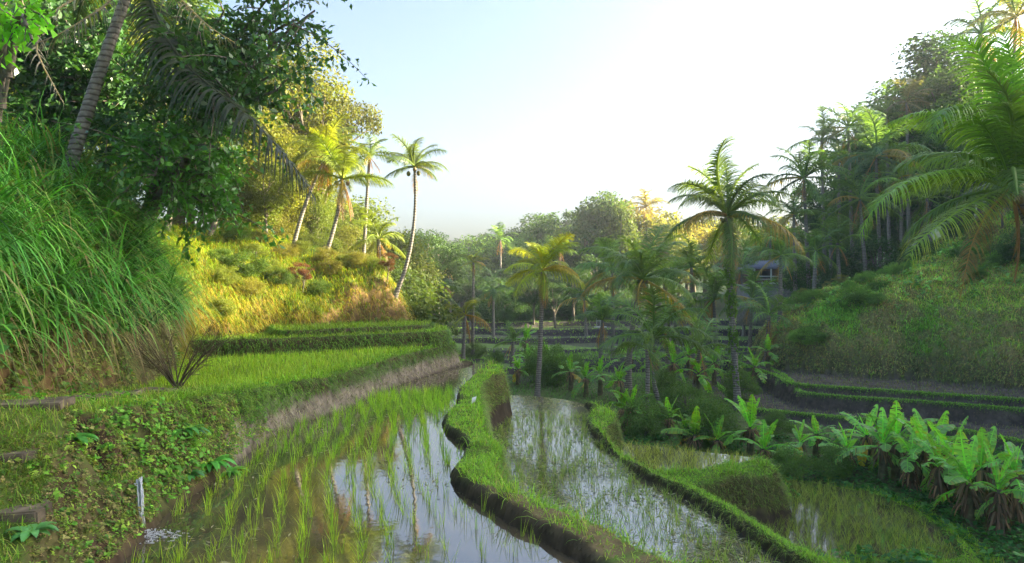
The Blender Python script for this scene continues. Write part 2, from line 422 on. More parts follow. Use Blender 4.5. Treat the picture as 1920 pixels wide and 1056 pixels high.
wet = ((reg == 3) & (RG['p1'] < .13)) | ((reg == 4) & (RG['p2'] < .10)) | ((reg == 5) & (RG['p3'] < .1))
mixc(wet, (.06, .046, .03), sstep(.13, .05, np.minimum(np.minimum(RG['p1'], np.abs(RG['p2'])), np.abs(RG['p3'])))*.7)
m1 = reg == 1
setc(m1, (.075, .12, .02), (.13, .15, .03), .5+.7*n1)
mixc(m1, (.085, .055, .03), sstep(.7, 1.5, SL)*(.8+.5*n1))
mixc(m1 & (RG['p1'] < 1.2) & (GY > 10), (.27, .225, .17), sstep(1.4, 2.0, SL)*sstep(.62, .38, HH+.12*n1)*(1.0+.4*n0))
mixc(m1 & (RG['p1'] < .5), (.06, .042, .027), sstep(.10, .02, HH))
m2 = reg == 2
setc(m2, (.08, .11, .02), (.14, .13, .025), .5+.8*n2)
mixc(m2 & (GY > 17), (.20, .13, .045), sstep(1.0, 1.8, SL)*(.7+.5*n1))
mixc(m2 & (GY < 17), (.10, .08, .035), sstep(.9, 1.6, SL)*(.6+.5*n1))
mixc(m2 & (GX > -6.4) & (RG['dhl'] < 1.6), (.19, .12, .05), sstep(.7, 1.5, SL)*(.9+.4*n1))
mixc(m2, (.06, .075, .02), sstep(5, 9, RG['dhl']))
setc(reg == 9, (.045, .032, .018), (.06, .045, .026), .5+.7*n1)
Cf = C.reshape(-1, 3)
regf = np.minimum(np.minimum(reg.ravel()[F[:, 0]], 99), 99)
NAMES = {0: 'valley_floor', 1: 'terrace_bank', 2: 'hillside', 3: 'upper_paddy_bund', 4: 'middle_paddy_bund', 5: 'third_paddy_bund', 6: 'lowest_paddy_bund', 7: 'mud_terraces', 8: 'grassy_hill', 9: 'paddy_bed', 10: 'distant_terraces', 11: 'distant_hills'}
for r, nm in NAMES.items():
    sel = F[regf == r]
    if not len(sel): continue
    u, inv = np.unique(sel, return_inverse=True)
    me = make_mesh(nm, V[u], inv.reshape(-1, 4), M_terr, Cf[u])
    tag(add(nm, me), kind='structure')

# ---------------------------------------------------------------- water
def water(nm, poly, z, mat):
    import bmesh
    bm = bmesh.new()
    vs = [bm.verts.new((x, y, z)) for x, y in poly]
    f = bm.faces.new(vs); bmesh.ops.triangulate(bm, faces=[f])
    me = bpy.data.meshes.new(nm); bm.to_mesh(me); bm.free(); me.materials.append(mat)
    tag(add(nm, me), kind='structure')
def inflate(poly, e):
    P = np.array(poly); a = np.roll(P, 1, 0); b = np.roll(P, -1, 0)
    t = nrm(b-a); nn = np.stack([t[:, 1], -t[:, 0]], 1)
    area = np.sum(P[:, 0]*np.roll(P[:, 1], -1)-np.roll(P[:, 0], -1)*P[:, 1])
    return [tuple(q) for q in P+nn*e*(1 if area > 0 else -1)]
water('upper_paddy_water', inflate(P1, .07), Z1, M_water)
water('middle_paddy_water', inflate(P2, .06), Z2, M_water2)
water('third_paddy_water', inflate(P3, .06), Z3, M_water2)
water('lowest_paddy_water', inflate(P4, .06), Z4, M_water)

# ---------------------------------------------------------------- grass cover
FA = V[F]                                    # n,4,3
fa_e1 = FA[:, 1]-FA[:, 0]; fa_e2 = FA[:, 3]-FA[:, 0]
fn = np.cross(fa_e1, fa_e2); farea = np.linalg.norm(fn, axis=1); fn = fn/np.maximum(farea, 1e-9)[:, None]
fc = FA.mean(1)
def fa(a): return a.ravel()[F[:, 0]]
fp1, fp2, fq1, fdhl, fdhr, fsl = [fa(RG[k]) for k in ('p1', 'p2', 'q1', 'dhl', 'dhr')]+[fa(SL)]
fd2, fd3 = fa(RG['d2']), fa(RG['d3'])
fn1, fn2 = fa(n1), fa(n2)
fdA, fdB, fdC = fa(RG['dA']), fa(RG['dB']), fa(RG['dC'])
inview = (fc[:, 1] > 3) & (np.abs(fc[:, 0]) < fc[:, 1]*.98+3)
def sample(dens):
    d = np.where(inview, dens, 0)*farea
    k = rng.poisson(np.minimum(d, 400))
    idx = np.repeat(np.arange(len(F)), k)
    a = rng.random(len(idx)); b = rng.random(len(idx))
    Q = FA[idx]
    P = (Q[:, 0]*(1-a)[:, None]+Q[:, 1]*a[:, None])*(1-b)[:, None]+(Q[:, 3]*(1-a)[:, None]+Q[:, 2]*a[:, None])*b[:, None]
    return P, idx
def palette(n, cols, w=None):
    c = np.array(cols)[rng.choice(len(cols), n, p=w)]
    return c*(1+.25*rng.normal(size=(n, 1))).clip(.5, 1.6)
def cover(mb, dens, L, W, cols, w=None, droop=1.0, spread=.7, out=.4, segs=3, patch=None):
    P, idx = sample(dens)
    n = len(P)
    if not n: return
    dist = np.maximum(P[:, 1], 4)
    L_ = L*(.55+.9*rng.random(n)); W_ = np.maximum(W*(.7+.6*rng.random(n)), .00085*dist)
    D = UP+spread*rng.normal(size=(n, 3))*np.array((1, 1, .3))+fn[idx]*out*np.array((1, 1, .4))
    Vv, Ff, per, t = strips(P-fn[idx]*.01, D, L_, W_, droop*(.5+rng.random(n)), segs)
    c = palette(n, cols, w)
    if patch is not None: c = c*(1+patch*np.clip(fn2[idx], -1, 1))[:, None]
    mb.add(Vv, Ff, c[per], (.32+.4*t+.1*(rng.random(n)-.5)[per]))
def lodd(d, ref=9): return d*np.minimum(1, (ref/np.maximum(fc[:, 1], 3))**1.25)
GREEN = [(.145, .28, .02), (.20, .33, .025), (.11, .23, .02), (.26, .30, .04)]
# short turf on the bunds
mb = MB()
for r, d in ((3, 2600), (4, 3000), (5, 3200), (6, 2600)):
    m = (regf == r) & (fsl < 1.6) & ~((regf == 3) & (fp1 < .07))
    bare = (r == 3) & (fc[:, 1] < 8.6) & (fn1+.25*(8-fc[:, 1]) > .0)
    cover(mb, lodd(d)*m*np.where(bare, .16, 1), .085, .008, GREEN, (.4, .3, .2, .1), 1.2, .8, .4, 2, .25)
    m = (regf == r) & (fsl >= 1.6) & ~((regf == 3) & (fp1 < .055))
    cover(mb, lodd(1600)*m, .15, .008, [(.11, .17, .025), (.16, .14, .045), (.08, .13, .02), (.13, .19, .03)], None, 2.2, .5, .9, 3, .2)
    m = (regf == r) & (fsl < 1.6) & (np.abs(fq1+.02) < .10 if r == 3 else (fn1 > .15))
    cover(mb, lodd(500)*m, .2, .009, GREEN, (.5, .3, .1, .1), 1.3, .6, .5, 3)
for r in (3, 4, 5, 6):
    m = (regf == r) & (fsl < 2.5) & ~((regf == 3) & (fp1 < .04))
    cover(mb, lodd(260)*m*sstep(.0, .35, fn1+.4*fn2), .26, .009, GREEN+[(.26, .22, .07)], (.3, .3, .15, .1, .15), 1.2, .6, .6, 3)
tag(add('bund_grass', mb.mesh('bund_grass', M_grass)), 'short bright green turf growing on the earth bunds', 'grass', kind='stuff')
# left bank: crop of the narrow terraces, lips and slope
mb = MB()
flat = (regf == 1) & (fsl < .8)
yt = fc[:, 1]
t1 = flat & (yt > 12.2) & (fd2 > .05)
cover(mb, lodd(900)*t1*(fp1 > .45), .17, .008, [(.20, .30, .02), (.15, .27, .02), (.26, .31, .03)], None, .5, .35, .1, 3, .2)
t1b = flat & (yt <= 12.4)
pathm = (fc[:, 0] < -4.9-.02*yt) & (yt < 14)
cover(mb, lodd(1100)*t1b*np.where(pathm, .35, 1), .13, .008, [(.13, .24, .02), (.19, .27, .03), (.09, .18, .02), (.22, .2, .05)], None, 1.0, .6, .3, 3, .3)
cover(mb, lodd(800)*flat*(fd2 <= .05), .14, .009, [(.11, .19, .015), (.15, .2, .02)], None, .9, .6, .3, 3)
lip = (regf == 1) & (fp1 > .2) & (fp1 < .75) & (fsl < 2.5) & (yt > 9)
cover(mb, lodd(900)*lip, .2, .009, [(.15, .28, .02), (.11, .23, .02), (.2, .28, .03)], None, 2.0, .6, .9, 4, .2)
face = (regf == 1) & (fsl >= .8) & (yt > 11) & (fc[:, 2] > .40+.1*fn1)
cover(mb, lodd(1700)*face, .20, .009, [(.05, .12, .015), (.08, .16, .018), (.11, .19, .02)], None, 2.6, .5, 1.1, 4, .3)
wallm = (regf == 1) & (fsl >= 1.2) & (yt > 11) & (fc[:, 2] <= .42)
cover(mb, lodd(650)*wallm, .16, .009, [(.20, .165, .12), (.10, .08, .05), (.28, .245, .20), (.09, .11, .03)], None, 3.0, .35, .8, 3, .2)
nb = (regf == 1) & (fsl >= .5) & (yt <= 11.5) & (fc[:, 2] > .12)
cover(mb, 1100*nb*sstep(-.3, .4, fn1+fn2*.6), .11, .007, [(.12, .2, .025), (.2, .22, .04), (.2, .14, .06)], None, 2.0, .6, .9, 3, .3)
tag(add('terrace_grass', mb.mesh('terrace_grass', M_grass)), 'yellow green grass covering the stepped terraces along the bank', 'grass', kind='stuff')
# little broad-leaved weeds of the near bank
mb = MB()
def weeds(mb, dens, size, cols, k=6, updir=.5, gl=1.0):
    P, idx = sample(dens); n = len(P)
    if not n: return
    sc = size*(.5+rng.random(n))
    cc = palette(n, cols)
    for j in range(k):
        a = j*2.4+rng.random(n)*6.28
        U = np.stack([np.cos(a), np.sin(a), .25+.5*rng.random(n)], 1)+fn[idx]*.6
        off = rdir(n)*sc[:, None]*.7*rng.random(n)[:, None]+fn[idx]*(sc*(.2+1.4*rng.random(n)))[:, None]
        N = UP*updir+fn[idx]*.7+.35*rng.normal(size=(n, 3))
        Vv, Ff = leafquads(P+off, N, U, sc*(.8+.5*rng.random(n)), .62)
        mb.add(Vv, Ff, np.repeat(cc, 4, 0), np.repeat(.3+.5*rng.random(n), 4))
nbw = (regf == 1) & (yt <= 11.8) & (fp1 > .05) & (fc[:, 2] > .1)
cl = .35+.65*sstep(-.35, .3, fn1*.7+fn2*.5+.1)
weeds(mb, 210*nbw*cl*(fsl > .6), .036, [(.07, .19, .02), (.12, .24, .028), (.18, .26, .035), (.05, .11, .02), (.16, .15, .05)], 6)
weeds(mb, 60*nbw*(fsl > .4)*sstep(.0, .4, fn2), .06, [(.09, .22, .03), (.13, .25, .035)], 6)
weeds(mb, 900*nbw*(fsl > .4)*sstep(-.5, .2, fn1), .020, [(.10, .17, .03), (.15, .19, .04), (.08, .12, .03), (.17, .13, .06)], 5)
weeds(mb, 30*(regf == 1)*(fsl < .8)*(yt < 13)*sstep(.1, .5, fn2), .06, [(.07, .2, .03), (.1, .24, .03)], 5)
b4 = ((regf == 6) | (regf == 0)) & (yt < 24) & (fc[:, 0] > 2)
weeds(mb, 70*b4*sstep(-.3, .3, fn1), .10, [(.03, .10, .025), (.05, .14, .03)], 5)
hb = (regf == 2) & (yt < 17.5) & (fc[:, 2] < 2.6)
weeds(mb, 120*hb*sstep(-.4, .3, fn2), .055, [(.06, .14, .025), (.12, .17, .03), (.16, .17, .05)], 5)
tag(add('bank_weeds', mb.mesh('bank_weeds', M_leaf)), 'small broad leaved weeds creeping over the muddy bank', 'weeds', kind='stuff')
# sunlit shaggy hill
mb = MB()
hl = ((regf == 2) & (yt > 16.6))*np.where((fc[:, 0] > -6.4) & (fdhl < 1.6) & (fsl > .9), .3, 1)
cover(mb, lodd(420, 20)*hl*(fdhl < 9), .42, .014, [(.12, .18, .008), (.18, .19, .009), (.08, .14, .008), (.19, .15, .012)], None, 2.3, .6, .9, 4, .3)
cover(mb, lodd(300, 20)*hl*(fsl > 1.3)*(fdhl < 2), .38, .016, [(.25, .17, .015), (.20, .13, .015), (.17, .14, .012)], None, 3.2, .4, .9, 4, .3)
tag(add('sunlit_grass', mb.mesh('sunlit_grass', M_grass)), 'golden shaggy grass hanging over the sunlit slope', 'grass', kind='stuff')
# tall reed-like grass over the path
mb = MB()
tg = (regf == 2) & (yt <= 18.0) & (yt > 2.5) & (fc[:, 2] > 1.8) & (fc[:, 2] < 4.9)
Pc, idc = sample(7.0*tg*sstep(-.9, .1, fn2+.3*fn1)); nc = len(Pc)
cc_ = palette(nc, [(.05, .16, .028), (.075, .20, .034), (.095, .24, .036), (.034, .105, .024), (.15, .25, .05), (.12, .15, .035)], (.25, .25, .2, .12, .1, .08))
kb = rng.integers(14, 44, nc); ic = np.repeat(np.arange(nc), kb); n = len(ic)
P = Pc[ic]+.10*rng.normal(size=(n, 3))*np.array((1, 1, .2)); a = rng.random(n)*6.28; le = .25+.75*rng.random(n)
D = np.stack([np.cos(a)*le+.30, np.sin(a)*le-.15, .95+0*a], 1)+.15*rng.normal(size=(n, 3))
L_ = (1.0+.9*rng.random(nc))[ic]*(.6+.6*rng.random(n))
Vv, Ff, per, t = strips(P, D, L_, .026+.026*rng.random(n), (.9+1.5*rng.random(nc))[ic]*(.7+.6*rng.random(n)), 7)
c = cc_[ic]*(1+.18*rng.normal(size=(n, 1)))
dry = rng.random(n) < .03; c[dry] = np.array((.20, .16, .07))
mb.add(Vv, Ff, np.clip(c, .01, 1)[per], (.25+.5*t+.2*(rng.random(n)-.5)[per]))
weeds(mb, 26*tg*sstep(.05, .4, fn1), .13, [(.05, .15, .03), (.08, .2, .03)], 6)
P, idx = sample(26*tg); n = len(P)
D = np.array((.75, -.2, .2))+.4*rng.normal(size=(n, 3))
Vv, Ff, per, t = strips(P, D, .8+.5*rng.random(n), .02, 3.0, 6)
mb.add(Vv, Ff, palette(n, [(.16, .12, .05), (.12, .12, .04), (.2, .15, .07)])[per], .5)
lowf = (regf == 2) & (yt <= 17) & (fc[:, 2] <= 2.3)
cover(mb, 330*lowf*sstep(-.6, .2, fn2), .28, .010, [(.12, .17, .03), (.18, .17, .05), (.07, .14, .02), (.2, .15, .06)], None, 2.6, .5, .9, 4, .3)
tag(add('tall_grass', mb.mesh('tall_grass', M_grass)), 'tall arching blades of lush green grass above the path', 'grass', kind='stuff')
# right hill turf and terrace lips
mb = MB()
rh = (regf == 8) & (yt < 60)
cover(mb, lodd(260, 26)*rh*(fsl > 1.0), .20, .016, [(.16, .23, .06), (.24, .25, .07), (.28, .20, .09), (.13, .19, .05)], None, 2.6, .5, .9, 3, .35)
cover(mb, lodd(260, 26)*rh*(fsl <= 1.0)*(fdhr < 14), .28, .017, [(.21, .35, .06), (.28, .36, .065), (.18, .30, .055), (.30, .25, .10)], None, 1.5, .6, .5, 3, .35)
cover(mb, lodd(90, 26)*rh*(fsl < 1.6)*(fdhr < 14)*sstep(.05, .4, fa(n2)+.5*fa(n3)), .34, .018, [(.26, .20, .08), (.33, .24, .10), (.22, .14, .07)], None, 1.8, .6, .5, 3, .3)
cover(mb, lodd(300, 26)*rh*(fsl < 1.3)*sstep(-.1, .3, -fa(n2)), .42, .022, [(.20, .38, .06), (.14, .30, .05)], None, 1.5, .6, .5, 3, .3)
weeds(mb, 5*rh*(fdhr > .8)*(fdhr < 12)*sstep(-.1, .4, fa(n3)), .16, [(.09, .20, .05), (.14, .27, .06)], 7)
cover(mb, lodd(70, 20)*(regf == 7)*(fsl < .6), .13, .011, [(.12, .13, .05), (.10, .16, .04), (.16, .13, .07)], None, .9, .5, .2, 3)
lp = (regf == 7) & ((np.abs(fdC+.10) < .15) | (np.abs(fdB+.07) < .12) | (np.abs(fdA+.08) < .13))
cover(mb, lodd(1300, 20)*lp, .09, .013, [(.12, .26, .03), (.17, .32, .04)], None, 1.6, .6, .5, 3)
cover(mb, lodd(70, 20)*(regf == 7)*(fsl > 1)*(~lp), .16, .012, [(.10, .08, .05), (.06, .07, .03)], None, 2.5, .4, .8, 3)
tag(add('hill_turf', mb.mesh('hill_turf', M_grass)), 'mossy green and brown turf on the rounded hill and mud terraces', 'grass', kind='stuff')
# distant terraces lips
mb = MB()
fl = np.zeros(len(F), bool)
for i, (Yi, py, zl) in enumerate(FAR):
    e = Yi+1.2*np.sin(fc[:, 0]*.16+i*1.9)+.5*np.sin(fc[:, 0]*.43+i)+(fc[:, 0]-6)*.06*np.sin(i*2.3)
    fl |= np.abs(yt-e-.2) < .4
cover(mb, 22*(fl & (regf == 10) & (np.abs(fc[:, 0]-6) < 26)), .26, .03, [(.17, .32, .05), (.22, .36, .05)], None, 1.2, .6, .4, 2)
cover(mb, 30*((regf == 10) & (yt < 50) & (fn2 > -.05) & (np.abs(fc[:, 0]-6) < 18)), .26, .03, [(.14, .26, .03), (.10, .20, .03)], None, .8, .5, .2, 2)
cover(mb, 35*((regf == 0) & (yt > 24)), .28, .02, [(.05, .14, .025), (.08, .18, .03)], None, 1.2, .7, .3, 2)
tag(add('distant_grass', mb.mesh('distant_grass', M_grass)), 'green grass edging the distant flooded terraces', 'grass', kind='stuff')

# ---------------------------------------------------------------- rice
def rice_tuft(nb, h, sp):
    P = np.stack([.018*rng.normal(size=nb), .018*rng.normal(size=nb), -.03+0*np.arange(nb)], 1)
    D = UP+sp*rng.normal(size=(nb, 3))*np.array((1, 1, .1))
    return strips(P, D, h*(.7+.5*rng.random(nb)), .0065, .35+.4*rng.random(nb), 4)
tufts = []
for i in range(10):
    m_ = MB(); Vv, Ff, per, t = rice_tuft(5+i % 4, .24+.012*(i % 5), .20)
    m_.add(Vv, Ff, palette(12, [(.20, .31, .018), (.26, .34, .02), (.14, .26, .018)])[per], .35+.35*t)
    tufts.append((m_.mesh('rice_seedling', M_grass), Vv, Ff, per, t))
def rows(poly, z, sx, sy, ang, jit, keep=lambda x, y: 1.0, marg=.08):
    P = np.array(poly); c, s = math.cos(ang), math.sin(ang)
    r = np.arange(-40, 40)
    u, v = np.meshgrid(r*sx, r*sy); u = u.ravel(); v = v.ravel()
    u = u+.10*np.sin(v*.9)+jit*rng.normal(size=u.shape); v = v+jit*1.3*rng.normal(size=v.shape)
    x = u*c-v*s+P[:, 0].mean(); y = u*s+v*c+P[:, 1].mean()
    b = (x > P[:, 0].min()) & (x < P[:, 0].max()) & (y > P[:, 1].min()) & (y < P[:, 1].max())
    x, y = x[b], y[b]
    d = sdf(x, y, poly); k = (d < -marg) & (rng.random(len(x)) < keep(x, y))
    return x[k], y[k]
def k1(x, y):
    px = 960+1280*x/y
    return np.where(y > 12.5, .97, np.where(px < 760, .92, .62))*np.where((np.hypot(x-WF[0]-.3, y-WF[1]) < .55), 0, 1)
x, y = rows(P1, Z1, .28, .135, R(12), .03, k1)
px = 960+1280*x/y
o = np.argsort(y); x, y = x[o], y[o]
for i in range(min(290, len(x))):
    me = tufts[int(rng.integers(10))][0]
    thin = 1.0 if 960+1280*x[i]/y[i] < 800 else .72
    q = add('rice_seedling', me, None, (x[i], y[i], Z1), (0, 0, rng.random()*6.28), (thin*(.8+.4*rng.random()),)*2+(.7+.42*rng.random(),))
    tag(q, 'young rice seedling rooted in the brown water of the upper paddy', 'rice plant', 'rice seedlings planted in rows in the upper paddy')
def rice_mass(name, label, x, y, z, hs, wmul, cols, lo=0):
    m_ = MB(); n = len(x)
    for q in range(n):
        Vv, Ff, per, t = tufts[int(rng.integers(10))][1:]
        a = rng.random()*6.28; s = hs*(.75+.5*rng.random()); ca, sa = math.cos(a), math.sin(a)
        W = Vv*np.array((s*wmul, s*wmul, s))
        W = np.stack([W[:, 0]*ca-W[:, 1]*sa+x[q], W[:, 0]*sa+W[:, 1]*ca+y[q], W[:, 2]+z], 1)
        c = np.array(cols[int(rng.integers(len(cols)))])*(.75+.5*rng.random())
        m_.add(W, Ff, c, .35+.35*t)
    tag(add(name, m_.mesh(name, M_grass)), label, 'rice', kind='stuff')
RC = [(.17, .30, .018), (.22, .33, .02), (.12, .25, .018)]
xx, yy = x[290:], y[290:]
e_x, e_y = rows(P1, Z1, .18, .13, R(12), .05, lambda x, y: sstep(11.5, 17, y)*.95)
rice_mass('upper_paddy_rice', 'rows of young rice filling the far end of the upper paddy', np.concatenate([xx, e_x]), np.concatenate([yy, e_y]), Z1, .95, 1.25, RC)
x2, y2 = rows(P2, Z2, .21, .13, R(-24), .05, lambda x, y: np.where(sdf(x, y, Q1) > .3, .75, 0))
rice_mass('middle_paddy_rice', 'thin pale rice seedlings standing in the middle paddy', x2, y2, Z2, .72, 2.0, [(.16, .24, .03), (.20, .24, .05), (.13, .20, .03)])
x3, y3 = rows(P3, Z3, .19, .14, R(-20), .03, lambda x, y: np.where(sdf(x, y, Q2) > .2, .95, 0))
rice_mass('third_paddy_rice', 'dense yellowish rice seedlings in the small third paddy', x3, y3, Z3, .8, 2.2, [(.26, .27, .05), (.22, .24, .04)])
x4, y4 = rows(P4, Z4, .19, .125, R(-22), .03, lambda x, y: np.where((sdf(x, y, Q2) > .3) & (sdf(x, y, Q3) > .25), .92, 0))
rice_mass('lowest_paddy_rice', 'fine rows of young rice in the lowest paddy', x4, y4, Z4, .85, 1.9, [(.17, .22, .035), (.19, .22, .04), (.13, .18, .03)])
# floating bits: dead straw and duckweed
def floaters(name, label, poly, z, n, keep, cols, sz):
    P = np.array(poly); x = rng.uniform(P[:, 0].min(), P[:, 0].max(), n*3); y = rng.uniform(P[:, 1].min(), P[:, 1].max(), n*3)
    k = (sdf(x, y, poly) < -.03) & (rng.random(len(x)) < keep(x, y)); x, y = x[k], y[k]; n = len(x)
    a = rng.random(n)*6.28
    U = np.stack([np.cos(a), np.sin(a), 0*a], 1); N = np.tile(UP, (n, 1))+.15*rng.normal(size=(n, 3))
    Vv, Ff = leafquads(np.stack([x, y, z+.006+.01*rng.random(n)], 1), N, U, sz*(.4+1.2*rng.random(n)), .22, .02)
    m_ = MB(); m_.add(Vv, Ff, np.repeat(palette(n, cols), 4, 0), .5)
    tag(add(name, m_.mesh(name, M_grass)), label, 'debris', kind='stuff')
floaters('floating_straw', 'bits of straw and leaf floating on the middle paddy', P2, Z2, 9000, lambda x, y: np.where(sdf(x, y, Q1) > .2, sstep(-.5, .5, fbm(x, y, 1.1, 3, 71)+.05)*.9, 0), [(.18, .17, .08), (.13, .17, .05), (.26, .24, .15), (.09, .10, .04)], .10)
floaters('floating_leaf_litter', 'scattered straw floating on the upper paddy', P1, Z1, 2600, lambda x, y: sstep(-.2, .7, fbm(x, y, 1.3, 3, 51)+.03*(y-8)), [(.18, .17, .08), (.25, .23, .15), (.10, .12, .04)], .08)
# ---------------------------------------------------------------- palms
def frond_mesh(name, pts, nl, Lmax, W, droop, segs, base_t=.14, jit=.12, rach=.022, vee=.25, fwd=.55, miss=0.0, tip=None, Wk=1.0):
    """a pinnate palm leaf along the rachis pts"""
    pts = np.asarray(pts, float)
    seg = np.linalg.norm(np.diff(pts, axis=0), axis=1); cum = np.concatenate([[0], np.cumsum(seg)]); Lr = cum[-1]; cum = cum/Lr
    def ev(s): return np.stack([np.interp(s, cum, pts[:, k]) for k in range(3)], 1)
    mb = MB()
    sr = np.linspace(0, 1, 12)
    Vv, Ff = tube(ev(sr), rach*(1-.85*sr)+.003, 4); mb.add(Vv, Ff, (1.25, 1.15, .9), .7)
    s = np.linspace(base_t, .995, nl); s = np.concatenate([s, s]); sd_ = np.repeat((1., -1.), nl)
    k = rng.random(len(s)) > miss; s, sd_ = s[k], sd_[k]
    s = np.clip(s+.5/nl*rng.normal(size=len(s)), base_t, .998)
    P = ev(s); T = nrm(ev(np.clip(s+.02, 0, 1))-ev(np.clip(s-.02, 0, 1)))
    Sv = np.cross(T, UP); bad = np.linalg.norm(Sv, axis=1) < .12
    Sv[bad] = np.cross(T[bad], np.array((1., .2, 0)))
    Sv = nrm(Sv); Nv = np.cross(Sv, T)
    f = fwd+.9*s**3
    D = Sv*sd_[:, None]+T*f[:, None]+Nv*vee+jit*rng.normal(size=(len(s), 3))
    u = (s-base_t)/(1-base_t)
    L = Lmax*np.clip(np.sin(np.pi*(.18+.74*u))**.8, .15, 1)*(.9+.2*rng.random(len(s)))
    Vv, Ff, per, t = strips(P, D, L, W*np.clip(.55+np.sin(np.pi*u), 0, 1.2)*Wk, droop*(.75+.5*rng.random(len(s))), segs, side=T-.0*Nv, prof='taper')
    c = np.ones((len(s), 3))*(1+.16*rng.normal(size=(len(s), 1)))
    c = c[per]
    if tip is not None:
        c = c*(1-t[:, None]**2*.8)+np.array(tip)*(t[:, None]**2*.8)
    mb.add(Vv, Ff, c, .45+.12*(rng.random(len(s))-.5)[per]+.1*t)
    return mb.mesh(name, M_frond)
def rachis(e0, bend, L=1.0, n=12, twist=0.0):
    s = np.linspace(0, 1, n); e = R(e0)-R(bend)*s**1.4
    d = np.stack([np.cos(e), twist*s, np.sin(e)], 1)*(L/(n-1))
    return np.concatenate([[[0, 0, 0]], np.cumsum((d[1:]+d[:-1])/2, 0)])
FR = {}
for q, (nl, sg, W) in {'hi': (74, 4, .014), 'mid': (44, 3, .021), 'lo': (26, 2, .036)}.items():
    for e, b, dr in ((78, 62, .9), (58, 80, 1.3), (32, 82, 1.7), (8, 66, 1.9), (-22, 48, 2.0), (-62, 22, 1.8)):
        for v in range(2 if q != 'lo' else 1):
            dead = e == -62
            FR[q, e, v] = frond_mesh('frond', rachis(e+4*v, b-6*v, 1, 12, .12*(v*2-1)), nl if not dead else int(nl*.7), .27, W, dr*(1 if q != 'hi' else 1.1), sg, miss=.04 if not dead else .3,
                                     vee=.28 if e > 20 else .12, tip=(1.25, 1.02, .9) if e < 20 else None)
GR_SHADE = (.075, .135, .04); GR_LIT = (.085, .125, .016); GR_YEL = (.145, .16, .015); GR_DARK = (.045, .085, .028); GR_BLUE = (.065, .12, .06); BROWN = (.17, .105, .05); ORNG = (.32, .17, .04)  # frond greens for sunlit and shaded palms, light and shade put into the colour
nut_mb = MB()
def sphere(r, c=(0, 0, 0), nu=8, nv=6, sq=(1, 1, 1)):
    u = np.linspace(0, 2*np.pi, nu, endpoint=False); v = np.linspace(-np.pi/2, np.pi/2, nv+1)
    V_ = np.array([(np.cos(b)*np.cos(a), np.cos(b)*np.sin(a), np.sin(b)) for b in v for a in u])*r*np.array(sq)+np.array(c)
    F_ = [(i*nu+j, i*nu+(j+1) % nu, (i+1)*nu+(j+1) % nu, (i+1)*nu+j) for i in range(nv) for j in range(nu)]
    return V_, F_
nut_mb.add(*sphere(.11, nu=10, nv=8, sq=(1, 1, 1.25)), (1, 1, 1), .5)
M_nut = solid('coconut_skin', (1, 1, 1), .5, 6, .25, .1, 'obj')
NUT = nut_mb.mesh('coconut', M_nut)
